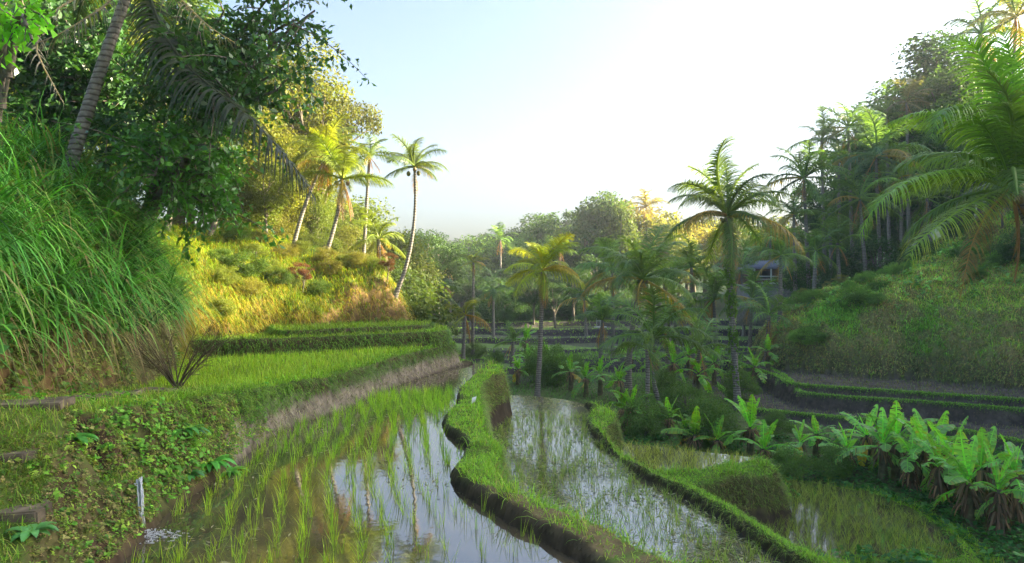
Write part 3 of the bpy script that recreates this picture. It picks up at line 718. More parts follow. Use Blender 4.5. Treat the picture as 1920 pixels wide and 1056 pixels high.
def palm(name, label, base, crown, Lf, q='mid', nf=20, col=GR_SHADE, col2=None, r=.13, bend=(0, 0, 0), group=None, dead=2, nuts=0, lo=-22, ivy=False, seedoff=0.0, skirt=True, young=False):
    base = np.array(base, float); crown = np.array(crown, float)
    root = empty(name, base); tag(root, label, 'palm tree', group)
    pts = curve((0, 0, -.15), crown-base, bend, 16)
    rad = r*(1.0-.42*np.linspace(0, 1, 16)); rad[0] *= 1.7; rad[1] *= 1.25
    mb = MB(); mb.add(*tube(pts, rad, 10))
    tr = add('trunk', mb.mesh('trunk', M_palm), root)
    top = crown-base
    col2 = col if col2 is None else col2
    elevs = [78, 58, 58, 32, 32, 8, 8, -22] if not young else [78, 58, 58, 32, 32, 8]
    for i in range(nf):
        f = i/nf
        if rng.random() < .06: continue
        e = 78 if f < .15 else 58 if f < .40 else 32 if f < .64 else 8 if f < .86 else lo
        if young: e = 78 if f < .3 else 58 if f < .6 else 32 if f < .85 else 8
        key = (q, e, (i % 2) if q != 'lo' else 0)
        a = i*2.399+seedoff+.25*rng.normal()
        w = rng.random(); c = np.array(col)*(1-w)+np.array(col2)*w
        c = c*(1+.15*rng.normal())
        if e <= 8 and rng.random() < .13: c = c*.55+np.array(ORNG)*.45
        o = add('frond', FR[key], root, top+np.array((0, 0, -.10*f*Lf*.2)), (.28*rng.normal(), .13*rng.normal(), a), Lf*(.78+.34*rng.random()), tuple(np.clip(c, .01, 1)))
    for i in range(dead):
        o = add('dead_frond', FR[q, -62, 0], root, top+np.array((0, 0, -.12)), (.1*rng.normal(), .15*rng.normal(), rng.random()*6.28), Lf*(.6+.2*rng.random()), tuple(np.array(BROWN)*(.8+.5*rng.random())))
    for i in range(nuts):
        a = i*2.1+seedoff; rr = .16+.12*rng.random()
        add('coconut', NUT, root, top+np.array((math.cos(a)*rr, math.sin(a)*rr, -.14-.2*rng.random())), None, (.85+.25*rng.random())*(1 if nuts > 6 else .72), [(.22, .20, .06), (.16, .17, .05), (.24, .17, .08)][i % 3])
    if ivy:
        n = 2600; t = rng.random(n)**.8*.96+.02
        t = np.where(rng.random(n) < .5, .35+.6*rng.random(n), t)
        P = np.stack([np.interp(t, np.linspace(0, 1, 16), pts[:, k]) for k in range(3)], 1)
        rr = np.interp(t, np.linspace(0, 1, 16), rad); a = rng.random(n)*6.28
        O = np.stack([np.cos(a), np.sin(a), 0*a], 1)
        den = (.5+.5*np.sin(t*37)+.4*(t > .5))
        k = rng.random(n) < den
        P, O, rr = P[k], O[k], rr[k]; n = len(P)
        Vv, Ff = leafquads(P+O*(rr+.02+.10*rng.random(n)**2)[:, None], O+.4*rng.normal(size=(n, 3)), -UP+.5*rng.normal(size=(n, 3)), .11*(.6+.8*rng.random(n)), .8)
        mb = MB(); mb.add(Vv, Ff, (1, 1, 1), np.repeat(.3+.5*rng.random(n), 4))
        add('climbing_vine', mb.mesh('climbing_vine', M_leaf), root, color=(.07, .13, .02))
    return root
def gpt(px, Y, dz=0.0):
    x = (px-CX)/FPX*Y
    return (x, Y, ground(x, Y)+dz)
def P_(label, bpx, cpx, cpy, Y, rpx, Yc=None, **kw):
    Yc = Yc or Y
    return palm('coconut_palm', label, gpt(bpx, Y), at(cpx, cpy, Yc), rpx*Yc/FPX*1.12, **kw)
# the palms of the valley, one by one
P_('tall coconut palm with vine covered trunk rising behind the two bright banana leaves', 1385, 1364, 402, 29, 138, q='hi', nf=21, col=GR_SHADE, col2=(.10, .14, .035), r=.15, bend=(-.05, 0, 0), ivy=True, dead=3, nuts=5, seedoff=.4)
P_('large broad crowned coconut palm with reddish ringed trunk between the mud terraces', 1178, 1205, 522, 34, 118, q='hi', nf=19, col=GR_SHADE, col2=(.09, .15, .04), r=.17, bend=(-.2, 0, 0), dead=2, nuts=3, seedoff=1.2)
P_('young slender coconut palm with curved trunk beside the broad crowned one', 1243, 1225, 632, 29.5, 100, q='mid', nf=15, col=(.08, .15, .03), col2=GR_SHADE, r=.12, bend=(-.25, 0, 0), dead=1, seedoff=2.2)
P_('palm with grey bare trunk leaning over the lower grass mound', 1204, 1213, 655, 25, 52, q='mid', nf=8, col=(.09, .15, .03), r=.11, bend=(.1, 0, 0), dead=1, seedoff=.3)
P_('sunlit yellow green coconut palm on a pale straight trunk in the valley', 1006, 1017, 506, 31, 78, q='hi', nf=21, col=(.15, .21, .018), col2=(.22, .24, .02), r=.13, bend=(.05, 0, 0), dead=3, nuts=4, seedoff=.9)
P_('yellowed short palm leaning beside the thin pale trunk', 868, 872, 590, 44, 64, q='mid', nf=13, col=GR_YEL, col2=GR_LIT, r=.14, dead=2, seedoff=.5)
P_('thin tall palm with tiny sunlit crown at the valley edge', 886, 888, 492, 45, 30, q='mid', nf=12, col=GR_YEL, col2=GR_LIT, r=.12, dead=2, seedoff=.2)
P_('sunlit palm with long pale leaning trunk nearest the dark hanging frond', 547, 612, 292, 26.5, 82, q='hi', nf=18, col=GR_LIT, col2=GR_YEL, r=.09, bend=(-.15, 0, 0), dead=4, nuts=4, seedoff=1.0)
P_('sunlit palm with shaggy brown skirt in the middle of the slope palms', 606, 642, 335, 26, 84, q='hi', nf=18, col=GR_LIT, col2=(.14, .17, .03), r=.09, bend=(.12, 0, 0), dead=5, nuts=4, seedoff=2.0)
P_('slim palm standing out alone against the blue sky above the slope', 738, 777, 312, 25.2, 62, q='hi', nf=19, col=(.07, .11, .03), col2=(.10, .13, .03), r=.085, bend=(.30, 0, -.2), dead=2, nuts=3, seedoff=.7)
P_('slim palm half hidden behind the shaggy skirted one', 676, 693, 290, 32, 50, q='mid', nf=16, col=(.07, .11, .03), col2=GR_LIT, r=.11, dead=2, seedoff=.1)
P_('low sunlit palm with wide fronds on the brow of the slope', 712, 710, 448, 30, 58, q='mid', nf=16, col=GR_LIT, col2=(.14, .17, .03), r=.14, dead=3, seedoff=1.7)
# the big palm at the edge of the picture
big = palm('coconut_palm', 'huge close coconut palm with drooping fronds and round green nuts', (15.6, 17.2, ground(15.6, 17.2)), at(1898, 352, 16.5), 3.3, q='hi', nf=15, col=(.075, .14, .03), col2=(.11, .18, .03), r=.17, bend=(.2, 0, 0), dead=2, nuts=9, seedoff=.55, lo=8)
def wild_frond(root, pxs, Lmax, W, droop, col, nl=90, segs=5, tip=None, name='frond', miss=0.02, vee=.2, fwd=.5, jit=.08, rach=.03):
    """a frond of an existing palm laid along its own curve in space"""
    base = np.array(root.location)
    P = np.array([at(*p) for p in pxs])
    t = np.linspace(0, 1, len(P)); tt = np.linspace(0, 1, 24)
    from numpy import interp
    Q = np.stack([interp(tt, t, P[:, k]) for k in range(3)], 1)
    for _ in range(3): Q[1:-1] = (Q[:-2]+2*Q[1:-1]+Q[2:])/4
    me = frond_mesh('frond', Q-base, nl, Lmax, W, droop, segs, base_t=.08, jit=jit, rach=rach, vee=vee, fwd=fwd, miss=miss, tip=tip)
    return add(name, me, root, color=col)
wild_frond(big, [(1895,345,16.5),(1840,318,16),(1770,318,15.6),(1700,338,15.2),(1640,382,14.9),(1612,440,14.8)], .95, .045, 1.5, (.13, .25, .02), tip=(1.5, 1.05, .5))
wild_frond(big, [(1893,350,16.5),(1850,365,15.8),(1790,400,15.2),(1735,440,14.8),(1700,480,14.6),(1712,500,14.5)], .95, .045, 1.6, (.15, .24, .03), tip=(1.9, 1.2, .5))
wild_frond(big, [(1895,345,16.5),(1870,270,16),(1830,215,15.4),(1780,195,15),(1750,230,14.7),(1745,260,14.6)], 1.0, .045, 1.9, (.10, .19, .035))
wild_frond(big, [(1895,340,16.5),(1850,255,16.5),(1790,215,16.5),(1720,210,16.5),(1672,228,16.5)], .9, .045, 1.4, (.12, .24, .02), tip=(1.4, 1.1, .6))
wild_frond(big, [(1897,340,16.5),(1885,240,16.4),(1860,140,16.3),(1825,80,16.2),(1790,70,16)], 1.0, .045, 1.0, (.11, .24, .03))
wild_frond(big, [(1900,340,16.5),(1905,220,16.4),(1900,120,16.2),(1880,60,16)], 1.0, .045, .8, (.09, .22, .03))
wild_frond(big, [(1893,352,16.5),(1850,400,16),(1820,460,15.8),(1808,520,15.6),(1800,560,15.6)], .6, .03, 2.5, (.20, .14, .05), name='dead_frond', miss=.15, tip=(1.3, .9, .7))
# right-hand slope and far palms
for lab, bpx, cpx, cpy, Y, rpx, kw in (
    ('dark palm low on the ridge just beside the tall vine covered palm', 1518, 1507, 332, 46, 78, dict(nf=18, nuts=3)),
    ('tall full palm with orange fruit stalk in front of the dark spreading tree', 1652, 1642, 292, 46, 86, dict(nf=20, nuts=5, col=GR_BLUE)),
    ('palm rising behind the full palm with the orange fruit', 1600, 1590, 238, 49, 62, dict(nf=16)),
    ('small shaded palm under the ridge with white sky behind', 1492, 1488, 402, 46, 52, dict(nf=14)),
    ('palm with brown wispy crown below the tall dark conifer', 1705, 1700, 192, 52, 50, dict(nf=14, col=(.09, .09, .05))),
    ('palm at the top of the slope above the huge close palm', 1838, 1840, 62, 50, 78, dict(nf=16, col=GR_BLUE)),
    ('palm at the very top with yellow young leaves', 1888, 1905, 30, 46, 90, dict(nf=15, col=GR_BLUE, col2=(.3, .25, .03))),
    ('dark slender palm standing in front of the timber house', 1462, 1464, 478, 40, 66, dict(nf=15)),
    ('pale hazy palm in the dense clump behind the vine covered trunk', 1345, 1338, 560, 42, 86, dict(nf=17, dead=3)),
    ('low arching palm at the foot of the vine covered trunk', 1300, 1312, 655, 33, 76, dict(nf=13, young=True)),
    ('narrow upright young palm beside the end of the grassy hill', 1437, 1442, 590, 38, 62, dict(nf=10, young=True)),
    ('misty palm leaning towards the glow between two taller palms', 1270, 1262, 545, 48, 72, dict(nf=15)),
    ('misty palm high on the glowing slope with thin trunk', 1430, 1425, 470, 70, 58, dict(nf=14)),
    ('hazy palm with thin bare trunk rising from the far wood', 940, 938, 448, 78, 34, dict(nf=14)),
    ('hazy palm partly hidden by the sunlit yellow palm', 1055, 1050, 470, 80, 36, dict(nf=14)),
    ('hazy palm whose spiky crown tops the wood beyond the slope', 822, 822, 462, 70, 30, dict(nf=14)),
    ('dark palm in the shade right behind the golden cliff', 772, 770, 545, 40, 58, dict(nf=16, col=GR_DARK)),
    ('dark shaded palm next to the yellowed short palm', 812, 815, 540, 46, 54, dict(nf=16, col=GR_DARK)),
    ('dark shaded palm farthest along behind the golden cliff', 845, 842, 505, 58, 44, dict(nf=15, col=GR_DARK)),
    ('palm with glowing golden crown on the misty far slope', 1215, 1212, 388, 92, 40, dict(nf=15, col=(.16, .14, .05))),  # golden glow put into the frond colour
    ('small palm with low feathery fronds among the valley bananas', 960, 962, 640, 42, 36, dict(nf=12, young=True)),
    ('short palm with splayed fronds behind the grassy hill', 1560, 1556, 400, 47, 46, dict(nf=14)),
    ('palm of medium height in the glow to one side of the house', 1395, 1390, 500, 62, 58, dict(nf=15)),
    ('palm with upright crown between the vine covered palm and the broad crowned palm', 1300, 1296, 500, 44, 62, dict(nf=16)),
    ('pale young palm in the mist low beside the broad crowned palm', 1125, 1130, 600, 44, 60, dict(nf=13, young=True)),
    ('palm with bright crown catching light just over the house roof', 1440, 1445, 440, 66, 46, dict(nf=15, col=(.13, .16, .03))),
    ('feathery palm at the foot of the slope wood beside the house', 1525, 1530, 470, 44, 62, dict(nf=16)),
    ('palm crowded against the full palm with the orange fruit', 1690, 1690, 330, 46, 70, dict(nf=17)),
    ('palm standing clear on the ridge beneath the conifer', 1575, 1572, 290, 50, 60, dict(nf=16)),
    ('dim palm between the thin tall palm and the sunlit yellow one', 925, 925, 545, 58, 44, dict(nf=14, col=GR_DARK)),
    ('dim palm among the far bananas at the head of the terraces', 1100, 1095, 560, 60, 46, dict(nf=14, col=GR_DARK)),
    ('palm leaning out of the slope wood over the grassy hill', 1625, 1612, 372, 45, 74, dict(nf=17, dead=3)),
    ('high palm whose crown breaks the skyline above the orange fruited one', 1548, 1540, 262, 50, 58, dict(nf=16)),
    ('palm with drooping crown low in front of the dark spreading tree', 1745, 1738, 372, 44, 66, dict(nf=16)),
    ('palm between the conifer and the brown wispy palm', 1668, 1662, 215, 53, 56, dict(nf=16)),
    ('fresh green palm standing in the open slope beside the house', 1575, 1570, 455, 44, 56, dict(nf=14, young=True)),
    ('feathery palm right behind the young slender palm', 1250, 1255, 600, 38, 64, dict(nf=14, young=True)),
    ('palm with low hanging fronds behind the broad crowned palm', 1150, 1148, 505, 47, 70, dict(nf=16)),
    ('palm tucked behind the vine covered trunk with crown at its middle', 1405, 1410, 560, 46, 64, dict(nf=15)),
    ('sunlit palm clinging to the wooded slope above the cliff', 655, 660, 420, 40, 44, dict(nf=14, col=GR_LIT, col2=GR_YEL)),
    ('sunlit palm deep in the trees under the dark hanging frond', 520, 530, 365, 34, 60, dict(nf=15, col=GR_LIT, col2=GR_YEL)),
    ):
    d = dict(q='mid' if Y < 60 else 'lo', col=GR_SHADE, col2=None, r=.15, seedoff=rng.random()*6, dead=2)
    d.update(kw)
    if d['col2'] is None: d['col2'] = tuple(np.array(d['col'])*1.4)
    P_(lab, bpx, cpx, cpy, Y, rpx, **d)

# ---------------------------------------------------------------- broad-leaved trees
def tree_mesh(style, seed, nleaf, ls):
    """crown and trunk of a tree about 10 high"""
    r_ = np.random.default_rng(seed)
    if style == 'round': cz, rad, ncl, rc, th = 6.4, (3.2, 3.2, 3.0), 44, 1.05, 3.2
    elif style == 'tall': cz, rad, ncl, rc, th = 6.3, (2.1, 2.1, 3.6), 46, .85, 3.0
    elif style == 'spread': cz, rad, ncl, rc, th = 7.8, (3.8, 3.8, 1.6), 34, .72, 5.0
    elif style == 'sparse': cz, rad, ncl, rc, th = 6.8, (2.8, 2.8, 2.9), 22, .72, 4.0
    elif style == 'cone': cz, rad, ncl, rc, th = 5.4, (1.7, 1.7, 4.4), 50, .75, 1.5
    elif style == 'bush': cz, rad, ncl, rc, th = 3.6, (4.6, 4.6, 3.4), 46, 1.35, .6
    d = r_.normal(size=(ncl, 3)); d /= np.linalg.norm(d, axis=1)[:, None]
    rr = (.35+.65*r_.random(ncl)**.5)[:, None]
    cen = d*rr*np.array(rad)
    if style == 'cone': cen[:, :2] *= np.clip(1.15-(cen[:, 2:]/4.4*.5+.5), .12, 1)*1.5
    cen[:, 2] += cz
    cr = rc*(.55+.75*r_.random(ncl))
    w = cr**2; w /= w.sum()
    ci = r_.choice(ncl, nleaf, p=w)
    dd = r_.normal(size=(nleaf, 3)); dd /= np.linalg.norm(dd, axis=1)[:, None]
    rad_l = (.25+.8*r_.random(nleaf)**.6)
    P = cen[ci]+dd*(cr[ci]*rad_l)[:, None]*np.array((1.15, 1.15, .75))
    N = dd*.5+np.array((0, 0, .6))+.6*r_.normal(size=(nleaf, 3))
    U = dd+np.array((0, 0, -.35))+.6*r_.normal(size=(nleaf, 3))
    Vv, Ff = leafquads(P, N, U, ls*(.6+.8*r_.random(nleaf)), .6)
    ctint = (.8+.45*r_.random(ncl))[ci]
    mb = MB(); mb.add(Vv, Ff, np.repeat(np.stack([ctint*(.9+.3*r_.random(nleaf)), ctint, ctint*.9], 1), 4, 0), np.repeat(.25+.5*r_.random(nleaf), 4))
    crown = mb.mesh('crown', M_leaf)
    mt = MB()
    lean = r_.normal(size=2)*.3
    top = np.array((lean[0], lean[1], cz*.95))
    tp = curve((0, 0, -.3), top, (r_.normal()*.25, r_.normal()*.25, 0), 10)
    mt.add(*tube(tp, np.linspace(.24, .07, 10), 7))
    for j in r_.choice(ncl, min(ncl, 16), replace=False):
        h = .35+.55*r_.random(); s = np.array([np.interp(h, np.linspace(0, 1, 10), tp[:, k]) for k in range(3)])
        if cen[j][2] < s[2]-1: continue
        mt.add(*tube(curve(s, cen[j], (0, 0, .25), 6), np.linspace(.085, .02, 6), 5))
    return crown, mt.mesh('trunk', M_bark)
TREES = {}
for st, nn, ls in (('round', 7500, .27), ('tall', 7000, .26), ('spread', 5000, .25), ('sparse', 3600, .26), ('cone', 5500, .24), ('bush', 7500, .34)):
    TREES[st] = [tree_mesh(st, 11+7*v+len(st), nn, ls) for v in range(2 if st != 'cone' else 1)]
TREESF = {}
for st, nn, ls in (('round', 15000, .175), ('tall', 14000, .17), ('spread', 11000, .16), ('sparse', 6500, .18), ('bush', 11000, .26), ('cone', 11000, .14)):
    TREESF[st] = [tree_mesh(st, 61+7*v+len(st), nn, ls) for v in range(2)]
def tree(label, px, pytop, Y, style, col, wmul=1.0, group=None, dz=0, name='broadleaf_tree', cat='tree', sink=0.0):
    x, y, z = gpt(px, Y)
    z -= sink
    top = CAM_Z-(pytop-HY)*Y/FPX
    s = max((top-z)/10.0, .12)
    if style == 'bush': s = max((top-z)/7.4, .08)
    TT_ = TREESF if (Y < 76 and style in TREESF) else TREES
    v = int(rng.integers(len(TT_[style])))
    root = empty(name, (x, y, z), rng.random()*6.28, 1)
    root.scale = (s*wmul, s*wmul, s)
    tag(root, label, cat, group)
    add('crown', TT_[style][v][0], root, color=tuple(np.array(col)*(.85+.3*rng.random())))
    add('trunk', TT_[style][v][1], root)
    return root
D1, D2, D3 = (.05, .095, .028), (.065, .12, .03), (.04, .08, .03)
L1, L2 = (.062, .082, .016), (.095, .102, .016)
for a in (
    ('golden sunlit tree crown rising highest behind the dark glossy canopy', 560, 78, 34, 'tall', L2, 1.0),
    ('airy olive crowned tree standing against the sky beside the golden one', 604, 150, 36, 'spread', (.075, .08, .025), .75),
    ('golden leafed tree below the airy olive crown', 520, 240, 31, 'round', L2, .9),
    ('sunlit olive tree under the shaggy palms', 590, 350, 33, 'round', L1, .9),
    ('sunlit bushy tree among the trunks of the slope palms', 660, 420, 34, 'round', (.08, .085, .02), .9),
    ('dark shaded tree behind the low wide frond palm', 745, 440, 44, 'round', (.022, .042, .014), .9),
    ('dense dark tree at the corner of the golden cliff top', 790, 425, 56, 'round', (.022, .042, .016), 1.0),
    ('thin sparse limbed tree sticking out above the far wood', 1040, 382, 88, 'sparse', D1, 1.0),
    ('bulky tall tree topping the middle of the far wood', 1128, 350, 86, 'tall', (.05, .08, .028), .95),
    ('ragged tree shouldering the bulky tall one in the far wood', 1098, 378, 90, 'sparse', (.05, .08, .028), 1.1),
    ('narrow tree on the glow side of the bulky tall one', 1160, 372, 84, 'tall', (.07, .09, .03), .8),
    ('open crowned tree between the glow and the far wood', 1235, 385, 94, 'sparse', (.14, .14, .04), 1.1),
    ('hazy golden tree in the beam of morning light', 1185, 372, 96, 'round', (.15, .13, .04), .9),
    ('misty tree in the glow behind the vine covered palm', 1290, 405, 100, 'round', (.20, .17, .04), 1.2),  # golden light put into the leaf colour, as on the other glow trees
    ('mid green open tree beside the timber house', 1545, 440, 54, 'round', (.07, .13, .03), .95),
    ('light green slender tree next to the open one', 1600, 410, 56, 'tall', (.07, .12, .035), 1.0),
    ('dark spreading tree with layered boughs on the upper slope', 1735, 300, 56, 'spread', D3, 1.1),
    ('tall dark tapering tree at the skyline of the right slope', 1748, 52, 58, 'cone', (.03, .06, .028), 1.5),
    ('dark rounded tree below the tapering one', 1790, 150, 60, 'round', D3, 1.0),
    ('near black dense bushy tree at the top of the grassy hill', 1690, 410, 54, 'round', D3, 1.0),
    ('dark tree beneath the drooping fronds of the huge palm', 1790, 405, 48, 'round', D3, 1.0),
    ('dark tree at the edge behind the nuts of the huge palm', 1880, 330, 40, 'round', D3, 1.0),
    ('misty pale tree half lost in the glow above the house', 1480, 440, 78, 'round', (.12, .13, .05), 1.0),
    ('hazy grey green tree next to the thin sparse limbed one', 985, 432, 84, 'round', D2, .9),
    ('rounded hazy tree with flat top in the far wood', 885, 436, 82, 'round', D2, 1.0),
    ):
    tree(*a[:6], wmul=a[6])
# the wood across the valley head, tree by tree
k = 0
for Y, ptop, n_, x0, x1 in ((112, 432, 22, 730, 1520), (98, 448, 20, 740, 1500), (84, 478, 15, 745, 1180), (74, 520, 10, 740, 1130)):
    for i in range(n_):
        px = x0+(x1-x0)*(i+.5+.5*rng.normal()*.5)/n_
        up = -55*math.exp(-((px-1130)/110)**2)-35*math.exp(-((px-1330)/90)**2)*(Y > 90)
        st = ('round', 'tall', 'round', 'sparse', 'round')[int(rng.integers(5))]
        c = (.028, .052, .022) if px < 1180 else (.10, .11, .03)  # sunlit glow of the misty slope is put into its leaf colour
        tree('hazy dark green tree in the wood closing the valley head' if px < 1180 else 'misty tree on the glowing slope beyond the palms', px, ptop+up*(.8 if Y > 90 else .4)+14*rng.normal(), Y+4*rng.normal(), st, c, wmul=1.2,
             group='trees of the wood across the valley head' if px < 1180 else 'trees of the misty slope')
for i in range(17):
    px = 745+440*(i+.3*rng.normal())/17
    tree('dark undergrowth bush at the foot of the far wood', px, 560+14*rng.normal(), 75+3*rng.normal(), 'bush', D3, wmul=1.1, group='bushes along the foot of the far wood', name='bush', cat='bush')
# slope wood of the left hill
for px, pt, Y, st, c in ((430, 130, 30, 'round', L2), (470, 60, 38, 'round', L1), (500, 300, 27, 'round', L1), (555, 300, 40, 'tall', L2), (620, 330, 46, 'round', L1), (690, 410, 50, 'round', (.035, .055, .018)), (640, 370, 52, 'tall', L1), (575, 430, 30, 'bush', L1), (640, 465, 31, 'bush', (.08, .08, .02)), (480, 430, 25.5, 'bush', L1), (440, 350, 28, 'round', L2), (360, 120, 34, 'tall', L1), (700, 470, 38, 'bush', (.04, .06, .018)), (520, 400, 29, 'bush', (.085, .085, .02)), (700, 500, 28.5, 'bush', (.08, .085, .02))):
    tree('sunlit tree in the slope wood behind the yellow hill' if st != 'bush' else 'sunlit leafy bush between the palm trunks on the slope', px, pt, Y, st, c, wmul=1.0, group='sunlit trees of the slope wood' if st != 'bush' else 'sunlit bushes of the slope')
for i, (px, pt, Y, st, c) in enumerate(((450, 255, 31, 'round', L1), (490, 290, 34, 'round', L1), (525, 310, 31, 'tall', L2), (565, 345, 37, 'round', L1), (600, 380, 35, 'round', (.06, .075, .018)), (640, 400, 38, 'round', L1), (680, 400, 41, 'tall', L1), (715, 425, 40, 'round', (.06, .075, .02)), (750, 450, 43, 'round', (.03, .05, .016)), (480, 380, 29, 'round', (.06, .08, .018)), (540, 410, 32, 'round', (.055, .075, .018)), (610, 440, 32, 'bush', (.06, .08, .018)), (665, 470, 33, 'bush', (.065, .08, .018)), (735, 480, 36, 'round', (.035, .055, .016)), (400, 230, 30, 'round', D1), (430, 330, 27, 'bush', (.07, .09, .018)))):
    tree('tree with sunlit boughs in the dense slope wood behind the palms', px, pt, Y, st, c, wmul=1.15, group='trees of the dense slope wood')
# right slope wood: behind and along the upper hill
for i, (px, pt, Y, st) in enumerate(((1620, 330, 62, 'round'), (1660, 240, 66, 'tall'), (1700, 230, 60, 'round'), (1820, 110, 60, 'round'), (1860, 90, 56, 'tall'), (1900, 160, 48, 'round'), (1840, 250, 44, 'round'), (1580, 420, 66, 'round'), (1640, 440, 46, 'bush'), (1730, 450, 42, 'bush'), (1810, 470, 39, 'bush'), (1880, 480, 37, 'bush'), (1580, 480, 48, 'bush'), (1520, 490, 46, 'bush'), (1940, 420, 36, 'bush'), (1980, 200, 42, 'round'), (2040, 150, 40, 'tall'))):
    tree('unseen tree added beyond the picture edge to shade the foreground' if st != 'bush' else 'dark leafy bush at the edge of the slope wood', px, pt, Y, st, D3 if i % 3 else D1, wmul=1.1, group='trees of the right-hand slope wood' if st != 'bush' else 'bushes under the slope wood')
# unseen trees added beyond the picture edge to keep sun off the foreground
for i, (x, y, h) in enumerate(((31, 27, 13), (34, 22, 14), (30, 17, 13), (37, 29, 14), (41, 24, 14), (33, 12, 13), (38, 17, 13), (45, 19, 14), (35, 7, 13), (29, 22.5, 12), (43, 31, 12))):
    z = ground(x, y); st = ('round', 'tall', 'round')[i % 3]
    r_ = empty('broadleaf_tree', (x, y, z-.3), rng.random()*6.28, h/10); r_.scale = (h/10*1.25, h/10*1.25, h/10)
    tag(r_, 'unseen tree added beyond the picture edge to shade the foreground', 'tree', 'trees of the right-hand slope wood')
    v = i % 2; add('crown', TREES[st][v][0], r_, color=D1); add('trunk', TREES[st][v][1], r_)
for i, (px, pt, Y, st, c) in enumerate(((1475, 425, 72, 'round', D2), (1520, 385, 70, 'round', D2), (1560, 350, 68, 'tall', D1), (1600, 300, 66, 'round', D1), (1640, 262, 64, 'round', D1), (1680, 205, 62, 'tall', D1), (1715, 130, 60, 'round', D1), (1620, 410, 62, 'round', D2), (1680, 340, 62, 'round', D1), (1800, 120, 52, 'tall', D1), (1560, 450, 60, 'tall', (.08, .13, .035)), (1505, 455, 58, 'tall', (.09, .14, .04)))):
    tree('tree in the continuous wood climbing the right-hand ridge', px, pt, Y, st, c, wmul=1.25, group='trees of the right-hand ridge wood')
rs = np.random.default_rng(77)
for i in range(34):
    px = rs.uniform(1470, 1920); Y = rs.uniform(35, 46); x_, y_, z_ = gpt(px, Y)
    h_ = rs.uniform(.35, 1.0); pt = HY+(CAM_Z-(z_+h_))*FPX/Y
    tree('small green shrub scattered over the grassy hill', px, pt, Y, ('bush', 'bush', 'sparse')[i % 3], [(.07, .14, .035), (.10, .19, .04), (.13, .14, .05)][i % 3], wmul=1.5 if i % 3 < 2 else 1, group='small shrubs over the grassy hill', name='shrub', cat='shrub')
# low bright bushes on the grassy hill
for i, (px, pt, Y) in enumerate(((1500, 555, 42), (1530, 545, 43), (1575, 548, 42), (1625, 570, 39), (1660, 560, 39), (1700, 548, 40), (1760, 520, 41), (1870, 505, 37), (1480, 580, 40), (1590, 585, 38))):
    tree('low bright green bush growing on the grassy hill', px, pt, Y, 'bush', (.085, .18, .04), wmul=1.3, group='low bushes on the grassy hill', name='bush', cat='bush')
# red leaved shrub and others on the sunny slope
tree('red leaved shrub glowing on the sunny yellow slope', 566, 510, 23.6, 'sparse', (.085, .035, .022), wmul=1.3, name='shrub', cat='shrub')
tree('smaller red shrub at the foot of the lone slim palm', 726, 525, 25.6, 'sparse', (.075, .038, .022), wmul=1.2, name='shrub', cat='shrub')
tree('dark green shrub beside the red leaved one', 548, 540, 23.4, 'bush', (.07, .10, .025), wmul=.7, name='shrub', cat='shrub')
tree('rounded shrub with pale stems on the cliff top', 712, 505, 27, 'bush', (.09, .10, .026), wmul=1.0, name='shrub', cat='shrub')

r1 = np.random.default_rng(41)
for i, (px, pt, Y) in enumerate(((420, 520, 21), (455, 470, 22), (470, 560, 21.6), (500, 495, 23), (520, 540, 23), (610, 505, 25.5), (640, 530, 25.5), (600, 565, 23.8), (670, 555, 25.6), (690, 535, 26.5), (440, 430, 24.5), (540, 470, 26), (405, 580, 20), (450, 445, 25.5), (490, 455, 25.8), (560, 478, 26.5), (585, 490, 27), (630, 500, 27), (655, 515, 26.8), (680, 520, 27.5), (530, 500, 25), (480, 500, 24), (415, 500, 22), (620, 545, 25), (705, 550, 26))):
    tree('low yellow green shrub growing out of the sunlit slope', px, pt, Y, 'bush', [(.085, .105, .02), (.05, .085, .018), (.11, .105, .023)][i % 3], wmul=1.3, group='low shrubs on the sunlit slope', name='shrub', cat='shrub')
